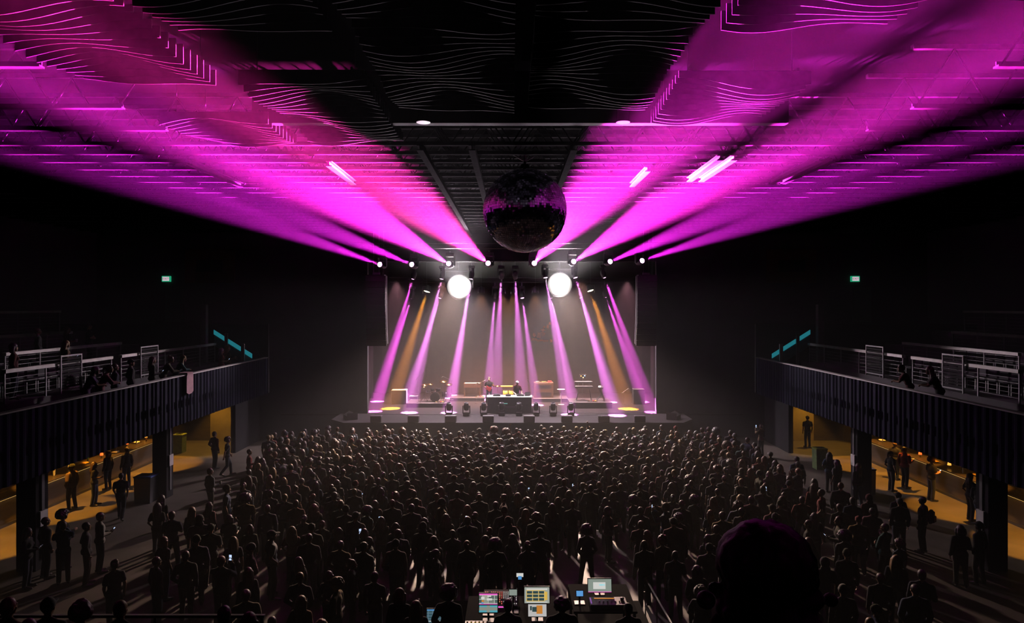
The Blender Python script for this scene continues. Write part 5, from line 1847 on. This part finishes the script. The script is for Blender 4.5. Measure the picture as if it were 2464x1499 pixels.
# -- people who stand apart from the crowd, placed one by one
SOLO = [
    # px, py crown, hair, hair colour, top, pose, yaw, female, label
    (523, 1040, 'short', 'brown', 'maroon', 'rest', -.5, 0, 'person in maroon standing by the left bar end wall'),
    (546, 1051, 'curly', 'brown', 'dark grey', 'walk', -1.0, 0, 'person striding past the left bar end wall'),
    (600, 1081, 'crop', 'brown', 'red', 'hold', -1.1, 0, 'person in red holding a cup at the left edge of the crowd'),
    (506, 1127, 'short', 'brown', 'pale grey', 'hold', -.7, 0, 'person in a pale grey shirt standing alone on the open floor at the left'),
    (291, 1139, 'crop', 'black', 'black', 'walk', .3, 0, 'dark person walking in front of the left bar'),
    (172, 1116, 'beanie', 'olive', 'tan', 'rest', 1.4, 0, 'person in tan leaning at the near end of the left bar'),
    (190, 1118, 'long', 'brown', 'black', 'hold', -1.2, 1, 'long-haired person in black ordering at the near end of the left bar'),
    (238, 1084, 'bob', 'black', 'black', 'stand', 1.3, 1, 'person with bobbed hair ordering at the left bar'),
    (266, 1081, 'ponytail', 'brown', 'dark grey', 'stand', 1.0, 1, 'person with a ponytail ordering at the left bar'),
    (240, 1234, 'short', 'black', 'white', 'look', -.8, 0, 'person in a white shirt looking down on the floor at the left'),
    (208, 1257, 'crop', 'black', 'dark grey', 'rest', -.9, 0, 'person beside the one in the white shirt at the left'),
    (152, 1226, 'afro', 'black', 'black', 'hold', -.5, 1, 'person with a round afro in the group by the near left column'),
    (127, 1241, 'crop', 'brown', 'black', 'stand', -.6, 0, 'person with cropped hair in the group by the near left column'),
    (162, 1258, 'short', 'brown', 'denim blue', 'phone', .6, 0, 'person in denim blue looking at a phone by the near left column'),
    (92, 1262, 'long', 'black', 'black', 'look', -1.4, 1, 'long-haired person looking at a phone under the left balcony'),
    (379, 1211, 'long', 'black', 'black', 'rest', .2, 1, 'long-haired person in black, left of three friends on the open floor'),
    (400, 1198, 'wavy', 'black', 'black', 'stand', -.2, 1, 'person with wavy black hair, tallest of three friends on the open floor'),
    (414, 1231, 'short', 'brown', 'navy', 'cross', .1, 0, 'person in navy in front of the three friends on the open floor'),
    (444, 1225, 'long', 'fair', 'black', 'stand', -.1, 1, 'long fair-haired person in black alone on the open floor'),
    (275, 1343, 'bun', 'brown', 'black', 'rest', .9, 1, 'person with a bun looking aside near the rear platform'),
    (377, 1340, 'crop', 'brown', 'black', 'stand', -.7, 0, 'person with cropped hair on the dark floor near the rear platform'),
    (420, 1333, 'short', 'brown', 'dark grey', 'rest', .2, 0, 'person in dark grey on the dark floor near the rear platform'),
    (395, 1293, 'bob', 'auburn', 'black', 'rest', -.4, 1, 'person with bobbed auburn hair on the dark floor left of the crowd'),
    (722, 1378, 'crop', 'fair', 'black', 'pocket', -.1, 0, 'broad person with cropped fair hair left of the mixing area'),
    (902, 1377, 'short', 'brown', 'black', 'hold', -.2, 0, 'person holding up a yellow drink left of the mixing area'),
    (1412, 1262, 'afro', 'black', 'purple', 'pocket', 0, 1, 'person in a purple jumper before the gap in the crowd behind the right desk'),
    (1463, 1221, 'bob', 'black', 'pink', 'hold', -1.1, 1, 'person in a pink shirt with a drink, right of the gap in the crowd'),
    (1378, 1206, 'crop', 'fair', 'black', 'stand', 0, 0, 'person with cropped fair hair in black at the top of the gap in the crowd'),
    (1338, 1213, 'long', 'brown', 'black', 'stand', .1, 1, 'long-haired person in black left of the gap in the crowd'),
    (1551, 1302, 'crop', 'fair', 'dark grey', 'look', .2, 0, 'person with cropped fair hair right of the mixing area'),
    (1594, 1288, 'curly', 'auburn', 'tan', 'hold', .3, 1, 'person with curly auburn hair in tan right of the mixing area'),
    (1943, 1001, 'cap', 'black', 'black', 'stand', 0, 0, 'dark person in a cap in the doorway under the right balcony'),
    (1831, 1021, 'ponytail', 'brown', 'tan', 'phone', .4, 1, 'person in tan raising both hands at the right front of the crowd'),
    (1996, 1089, 'long', 'black', 'denim blue', 'rest', -.6, 1, 'long-haired person in denim blue by the right bin'),
    (2013, 1107, 'wavy', 'black', 'pale grey', 'stand', .5, 1, 'wavy-haired person in pale grey by the right bin'),
    (2046, 1113, 'long', 'brown', 'black', 'rest', .3, 1, 'long-haired person in black in front of the far right column'),
    (1917, 1099, 'short', 'black', 'denim blue', 'stand', .1, 0, 'person with short hair in denim blue at the right edge of the crowd'),
    (1936, 1105, 'short', 'black', 'black', 'stand', -.3, 0, 'person in black beside the one in denim blue at the right edge of the crowd'),
    (2144, 1086, 'ponytail', 'brown', 'black', 'rest', -1.3, 1, 'person with a ponytail at the right bar'),
    (2166, 1062, 'crop', 'fair', 'dark grey', 'stand', -1.0, 0, 'tall person with cropped fair hair at the right bar'),
    (2177, 1075, 'short', 'black', 'red', 'hold', -1.2, 0, 'person in red at the right bar'),
    (2241, 1098, 'curly', 'auburn', 'black', 'look', -1.5, 0, 'person with curly auburn hair leaning at the right bar'),
    (2335, 1140, 'long', 'brown', 'dark grey', 'rest', -1.4, 1, 'long-haired person in dark grey at the near end of the right bar'),
    (2357, 1155, 'short', 'black', 'black', 'walk', -1.0, 0, 'dark person stepping up to the near end of the right bar'),
    (2242, 1197, 'crop', 'black', 'black', 'stand', .7, 0, 'person with a backpack standing apart on the floor at the right'),
    (2311, 1265, 'bob', 'black', 'black', 'hold', -.3, 1, 'person with bobbed hair of the couple near the right column'),
    (2328, 1250, 'cap', 'black', 'black', 'rest', .5, 0, 'person in a black cap of the couple near the right column'),
    (2190, 1189, 'cap', 'black', 'black', 'stand', .1, 0, 'person in a black cap at the right rim of the crowd'),
    (2165, 1200, 'cap', 'pale grey', 'dark grey', 'stand', -.2, 0, 'person in a pale grey cap at the right rim of the crowd'),
    (2090, 1190, 'hood', 'maroon', 'maroon', 'rest', .1, 0, 'person in a maroon hood at the right rim of the crowd'),
]
for (px, py, hr, hc, top, pose, yaw, fem, lb) in SOLO:
    sc = (1.0 if not fem else .965) * rg.uniform(.985, 1.02)
    h = (1.755 + {'afro': .085, 'curly': .05, 'bun': .05, 'beanie': .02}.get(hr, 0)) * sc
    p = by_head(px, py, h)
    if abs(p.x) > 17.35 and p.y < 36:
        p.x = math.copysign(17.35, p.x)
    if not free(p.x, p.y, .64):
        for k in range(120):
            m_ = .2 + k * .008
            q = p + V((rg.uniform(-m_, m_), rg.uniform(-m_, m_), 0))
            if abs(q.x) < 17.4 and free(q.x, q.y, .64):
                p = q
                break
    CENTRES.append((p.x, p.y, .5))
    person(p, yaw, pose, bool(fem), hr, hc, top, rg.random() < .6, rg.randrange(5), rg.randrange(4), sc, rg.uniform(.97, 1.05), lb, shoes=py < 1400)
    N_IND += 1
t = thing('backpack', 'dark backpack on the person standing apart at the right', 'backpack', (0, 0, 0))
bp_owner = [o for o in bpy.data.objects if o.get('label', '').startswith('person with a backpack')][0]
t.location = bp_owner.location
t.rotation_euler = bp_owner.rotation_euler
MB().box(-.15, .15, -.33, -.165, 1.0, 1.42, None, .06).build('bag', SEATM, t)
MB().box(-.11, .11, -.37, -.331, 1.05, 1.25, None, .02).build('pocket', SEATM, t)

# -- the mass of the crowd
POLY = [(735, 1026), (1700, 1026), (1790, 1046), (1905, 1110), (2065, 1185), (2190, 1300), (2230, 1400), (2180, 1520), (700, 1520), (560, 1400), (450, 1300), (500, 1200), (590, 1130), (640, 1060), (660, 1032)]


def inside(x, y):
    c = False
    j = len(POLY) - 1
    for i in range(len(POLY)):
        xi, yi = POLY[i]
        xj, yj = POLY[j]
        if (yi > y) != (yj > y) and x < (xj - xi) * (y - yi) / (yj - yi) + xi:
            c = not c
        j = i
    return c


def wanted(x, y):
    hp = (CX0 + F * x / y, CY0 + F * (CZ - 1.76) / y)
    if not inside(*hp):
        return False
    if -3.75 < x < 4.1 and 11.8 < y < 17.7:      # mixing area
        return False
    if x < -3.2 and y < 10.5:                    # rear platform
        return False
    if .8 < x < 3.5 and 17.7 <= y < 22.2:       # open floor behind the right desk
        return False
    if 1.5 < x < 2.6 and 21.4 < y < 23.0:
        return False
    if 13.7 < abs(x) < 15.1:
        return False
    return True


spots = []
for k in range(60000):
    y = rg.uniform(11.5, 35.0)
    x = rg.uniform(-14, 14.5)
    if not wanted(x, y):
        continue
    hp = CX0 + F * x / y
    r = .56 if y > 30 else .60 if y > 26 else .67 if y > 22 else .74
    if hp < 620 + (35 - y) * 8 or hp > 1900:
        r *= 1.18
    if free(x, y, r):
        CENTRES.append((x, y, r))
        spots.append((x, y))
spots.sort(key=lambda q: q[1])
LIMIT = 297 - N_IND - sum(1 for o in bpy.data.objects if o.name.startswith('person') and o.parent is None and 'crowd' not in o.get('label', '')) + N_IND
N_HAVE = sum(1 for o in bpy.data.objects if o.name.startswith('person') and o.parent is None)
near, far = spots[:300 - N_HAVE], spots[300 - N_HAVE:]
HAIRS = ['short'] * 5 + ['crop'] * 4 + ['long'] * 5 + ['wavy'] * 4 + ['bun', 'ponytail', 'ponytail', 'curly', 'curly', 'afro', 'bob', 'bob', 'cap', 'cap', 'cap', 'beanie', 'beanie', 'hood', 'bald']
FEM = {'long', 'wavy', 'bun', 'ponytail', 'bob'}
HC = ['black'] * 4 + ['brown'] * 5 + ['auburn'] * 2 + ['fair'] * 3 + ['grey']
TP = ['black'] * 7 + ['dark grey'] * 4 + ['pale grey', 'white', 'navy', 'navy', 'denim blue', 'denim blue', 'maroon', 'red', 'olive', 'olive', 'tan', 'pink', 'mustard', 'teal', 'purple']
POSE = ['stand'] * 5 + ['rest'] * 5 + ['hold'] * 4 + ['look'] * 2 + ['cross'] * 2 + ['pocket'] * 2 + ['phone']


def place_words(x, y):
    px = CX0 + F * x / y
    d = 'back of crowd' if y < 20 else 'rear half' if y < 23 else 'middle' if y < 26 else 'front half'
    if px < 700:
        a = 'at left edge'
    elif px < 880:
        a = 'left of left speakers'
    elif px < 1010:
        a = 'under left speakers'
    elif px < 1170:
        a = 'under left blinding lamp'
    elif px < 1300:
        a = 'under mirror ball'
    elif px < 1430:
        a = 'under right blinding lamp'
    elif px < 1620:
        a = 'under right speakers'
    elif px < 1900:
        a = 'right of right speakers'
    else:
        a = 'at right edge'
    return d + ' ' + a


used = set()
PEOPLE, SHORT = [], {}
for (x, y) in near:
    for tr in range(60):
        hr, hc, top = rg.choice(HAIRS), rg.choice(HC), rg.choice(TP)
        if tr < 40 and tr > 20:
            pass
        if hr in ('cap', 'beanie'):
            hc = rg.choice(['black', 'navy', 'red', 'pale grey', 'olive', 'white'])
            hw = hc + ' ' + ('cap' if hr == 'cap' else 'beanie')
        elif hr == 'hood':
            hc = top
            hw = 'hood up'
        elif hr == 'bald':
            hw = 'bald head'
        elif hr in ('bun',):
            hw = hc + ' hair bun'
        elif hr == 'ponytail':
            hw = hc + ' ponytail'
        elif hr == 'afro':
            hc = 'black'
            hw = 'big afro'
        else:
            hw = {'short': 'short', 'crop': 'cropped', 'long': 'long', 'wavy': 'wavy', 'curly': 'curly', 'bob': 'bobbed'}[hr] + ' ' + hc + ' hair'
        lb = 'person with ' + hw + ' in ' + top + ', ' + place_words(x, y)
        if lb not in used:
            break
    used.add(lb)
    fem = hr in FEM or (hr in ('curly', 'afro') and rg.random() < .5)
    pose = rg.choice(POSE)
    if fem and pose in ('cross', 'pocket'):
        pose = 'rest'
    yaw = rg.gauss(0, .32) - x * .018
    if rg.random() < .10:
        yaw += rg.choice([-1.2, 1.2])
    sc = rg.uniform(.90, .985) if fem else rg.uniform(.96, 1.055)
    o = person(V((x, y, 0)), yaw, pose, fem, hr, hc, top, rg.random() < .62, rg.randrange(5), rg.choice([0, 0, 1, 1, 2, 3, 4]), sc, rg.uniform(.97, 1.13), lb)
    PEOPLE.append(o)
    SHORT[o.name] = hw + ' person in ' + top + ', ' + place_words(x, y)

# -- drinks and phones held up in the crowd
CUPC = mat('clear_plastic_cup', (.6, .6, .58), .3, vary=0)
BEER = mat('pale_beer', (.55, .32, .06), .2, vary=0)
PHN = mat('phone_glow', (.5, .6, .8), .3, vary=0, emit=(.55, .7, 1.0), strength=1.1)
PH2 = mat('phone_glow_warm', (.8, .5, .3), .3, vary=0, emit=(1, .5, .2), strength=1.3)
holders = [o for o in bpy.data.objects if o.name.startswith('person') and o.parent is None and o.data and o.data.name.startswith('body_hold')]
cup0 = None
for o in holders:
    if rg.random() < .35 and 'cup' not in o['label'] and 'drink' not in o['label']:
        continue
    p = hand_point(o, 1)
    lb = 'cup held by ' + SHORT[o.name] if o.name in SHORT else 'cup held by the ' + o['label']
    lb = ' '.join(lb.split()[:16])
    if cup0 is None:
        cup0 = thing('plastic_cup', lb, 'cup', p + V((0, 0, -.05)), 0)
        MB().lathe([(.032, 0), (.044, .125), (.041, .125), (.030, .006)], 12).build('cup', CUPC, cup0, True)
        MB().lathe([(.0325, .02), (.040, .095)], 12).build('drink', BEER, cup0, True)
    else:
        dup(cup0, p + V((0, 0, -.05)), 0, lb)
ph0 = None
lookers = [o for o in bpy.data.objects if o.name.startswith('person') and o.parent is None and o.data and (o.data.name.startswith('body_look') or o.data.name.startswith('body_phone'))]
for o in lookers:
    up = o.data.name.startswith('body_phone')
    p = (hand_point(o, 1) + hand_point(o, -1)) / 2
    lb = 'phone held by ' + SHORT[o.name] if o.name in SHORT else 'phone held by the ' + o['label']
    lb = ' '.join(lb.split()[:16])
    if ph0 is None:
        ph0 = thing('mobile_phone', lb, 'phone', p, 0)
        MB().box(-.038, .038, -.004, .004, -.075, .075, None, .003).build('body', BLACKP, ph0)
        MB().box(-.034, .034, -.0052, -.0042, -.068, .068).build('screen', PHN, ph0)
        c = ph0
    else:
        c = dup(ph0, p, None, lb)
    c.location = p + V((math.sin(-o.rotation_euler.z) * .03, math.cos(o.rotation_euler.z) * .03, .03))
    c.rotation_euler = (0 if up else -.8, 0, o.rotation_euler.z)

# -- the far part of the crowd in front of the stage: one mass nobody could count
FC_T = {k: mat('far_cloth_' + k.replace(' ', '_'), v, .85, vary=.25, scale=20) for k, v in TOPS.items()}
FC_H = {k: mat('far_hair_' + k, v, .5, vary=.3, scale=30) for k, v in HAIR_COL.items()}
FC_S = [mat('far_skin_%d' % i, v, .55, vary=.05) for i, v in enumerate(SKIN)]
FC_L = [mat('far_trousers_%d' % i, v, .85, vary=.2) for i, v in enumerate(TROUSER)]
mats_far = list(FC_T.values()) + list(FC_H.values()) + FC_S + FC_L
MI = {m.name: i for i, m in enumerate(mats_far)}
VS, FS, MS = [], [], []
base = 0
for (x, y) in far:
    hr, hc, top = rg.choice(HAIRS), rg.choice(HC), rg.choice(TP)
    if hr in ('cap', 'beanie', 'hood'):
        hc = rg.choice(['black', 'navy', 'red', 'pale grey', 'white'])
    fem = hr in FEM
    pose = rg.choice(['stand', 'rest', 'hold', 'stand', 'look', 'cross', 'phone'])
    if fem and pose in ('cross',):
        pose = 'rest'
    if y > 34 and rg.random() < .05:
        pose = 'raise'
    B = make_body(pose, fem, rg.random() < .6)
    sc = rg.uniform(.90, .985) if fem else rg.uniform(.96, 1.055)
    Mx = Matrix.LocRotScale(V((x, y, 0)), Matrix.Rotation(rg.gauss(0, .35) - x * .02, 3, 'Z').to_quaternion(), V((sc * (w_ := rg.uniform(1.0, 1.12)), sc * w_, sc)))
    pieces = [(B['body'], .5, Matrix.Identity(4), FC_S[rg.choice([0, 0, 1, 1, 2, 3])]), (B['top'], .5, Matrix.Identity(4), FC_T[top]), (B['trousers'], .35, Matrix.Identity(4), FC_L[rg.randrange(5)])]
    if hr != 'bald':
        me, m = make_hair(hr)
        pieces.append((me, .5, Matrix.Translation(B['head']) @ B['headrot'] @ Matrix.Scale(HAIR_K.get(hr, 1.08), 4), FC_T[hc] if m is CLOTH else FC_H[hc]))
    for me, rt, L, m in pieces:
        v, f = arrays(me, rt)
        A = np.array(Mx @ L, np.float32)
        VS.append(v @ A[:3, :3].T + A[:3, 3])
        FS.append(f + base)
        MS.append(np.full(len(f), MI[m.name], np.int32))
        base += len(v)
VV, FF, MM = np.concatenate(VS), np.concatenate(FS), np.concatenate(MS)
me = bpy.data.meshes.new('crowd')
me.vertices.add(len(VV))
me.vertices.foreach_set('co', VV.astype(np.float32).ravel())
me.loops.add(len(FF) * 3)
me.loops.foreach_set('vertex_index', FF.astype(np.int32).ravel())
me.polygons.add(len(FF))
me.polygons.foreach_set('loop_start', np.arange(0, len(FF) * 3, 3, dtype=np.int32))
me.polygons.foreach_set('loop_total', np.full(len(FF), 3, np.int32))
for m in mats_far:
    me.materials.append(m)
me.polygons.foreach_set('material_index', MM)
me.polygons.foreach_set('use_smooth', np.ones(len(FF), bool))
me.update(calc_edges=True)
crowd = bpy.data.objects.new('crowd', me)
COL.objects.link(crowd)
tag(crowd, 'dense far crowd of people pressed up in front of the stage', 'crowd', None, 'stuff')
print('CROWD near', len(near), 'far', len(far), 'persons', N_HAVE, 'faces', len(FF))
# ================================================================== haze and light
w = bpy.data.worlds.new('hall_air')
SC.world = w
w.use_nodes = True
nt = w.node_tree
bg = nt.nodes['Background']
bg.inputs['Color'].default_value = (0.5, 0.55, 1.0, 1)
bg.inputs['Strength'].default_value = 0.0003
vs_ = nt.nodes.new('ShaderNodeVolumeScatter')
vs_.inputs['Density'].default_value = 0.003
vs_.inputs['Anisotropy'].default_value = 0.0
vs_.inputs['Color'].default_value = (1, 1, 1, 1)
nt.links.new(vs_.outputs['Volume'], nt.nodes['World Output'].inputs['Volume'])

MAG = (1.0, 0.022, 0.70)
PINK = (1.0, 0.026, 0.42)
PURP = (0.84, 0.018, 0.76)
for (p, t), k, c, sz in zip(FRONT, (1.2, 1.4, 4.6, 3.2, 4.2, 4.6, 1.5, 1.1), (PURP, PURP, MAG, PINK, MAG, MAG, PURP, PURP), (5.8, 6.0, 8.2, 9.0, 9.4, 8.0, 6.2, 5.8)):
    spot('front_beam_light', p, t, 1.5e6 * k, sz, c, 0.7, 0.06)
STM, STW = (1.0, 0.09, 0.82), (1.0, 0.21, 0.92)
for i, (p, t) in enumerate(DOWN):
    k = i % 8
    spot('beam_light', p, t, 1.1e6 if k in (0, 7) else 1.2e6 * (.75 if k in (3, 4) else 1), 7.0, STM if k in (0, 7) else STW, 0.35, 0.05)
for p, t, warm in WASH:
    if warm:
        spot('amber_light', p, t, 5.2e5, 9.0, (1, .33, .02), 0.35, 0.1)
    else:
        spot('wash_light', p, t, 5.0e3, 75.0, (1, .44, .22), 0.8, 0.1)
for p, t in BLIND:
    # lamp's own glow and crowd lobe, plus spots added for halo, joists and rails
    spot('blinder_glow_light', p, p + Vector((0, -.27, -1)), 1.7e4, 146, (1, .80, .86), 0.8, 0.3)
    spot('added_halo_light', p, p + Vector((0, .3, 1)), 3.2e4, 160, (1, .95, .88), 0.8, 0.3)
    spot('blinder_crowd_light', p, (p.x * 1.4, 28, 0), 3.3e4, 46, (1, .64, .40), 1.0, 0.4)
    spot('added_joist_light', p, p + Vector((0, -1, .31)), 7.0e4, 31, (1, .80, .92), 0.9, 0.4)
    spot('added_rail_light', p, (math.copysign(16, p.x), 25, 5.6), 1.2e4, 24, (1, .80, .86), 0.9, 0.4)
for x, c in ((-7.6, (1, .42, .52)), (-4.6, (1, .46, .36)), (4.6, (1, .46, .36)), (7.6, (1, .42, .52))):  # no fixtures here; spots added to fill the haze at the stage sides
    spot('added_haze_light', (x, 45.2, 9.6), (x * 1.0, 46.2, ST_Z), 6.0e3, 76, c, 0.8, 0.1)
for s in (-1, 1):
    for y in (22.5, 26.5, 30.5, 34.0):
        spot('bar_downlight', (s * 17.3, y, 3.8), (s * 17.5, y, 0), 1300, 60, (1, .40, .04), 0.25, 0.05)
    spot('vestibule_downlight', (s * 17.0, 38.6, 4.2), (s * 16.8, 38.4, 0), 480, 75, (1, .50, .05), 0.3, 0.05)
c_ = SC.cycles
c_.max_bounces = 4
c_.diffuse_bounces = 0
c_.glossy_bounces = 2
c_.transmission_bounces = 3
c_.transparent_max_bounces = 4
c_.volume_bounces = 0
c_.sample_clamp_indirect = 4.0
c_.use_light_tree = False
SC.view_settings.view_transform = 'Standard'
SC.view_settings.look = 'None'
SC.view_settings.exposure = 0.0
SC.view_settings.gamma = 1.0
SC.view_settings.use_curve_mapping = False
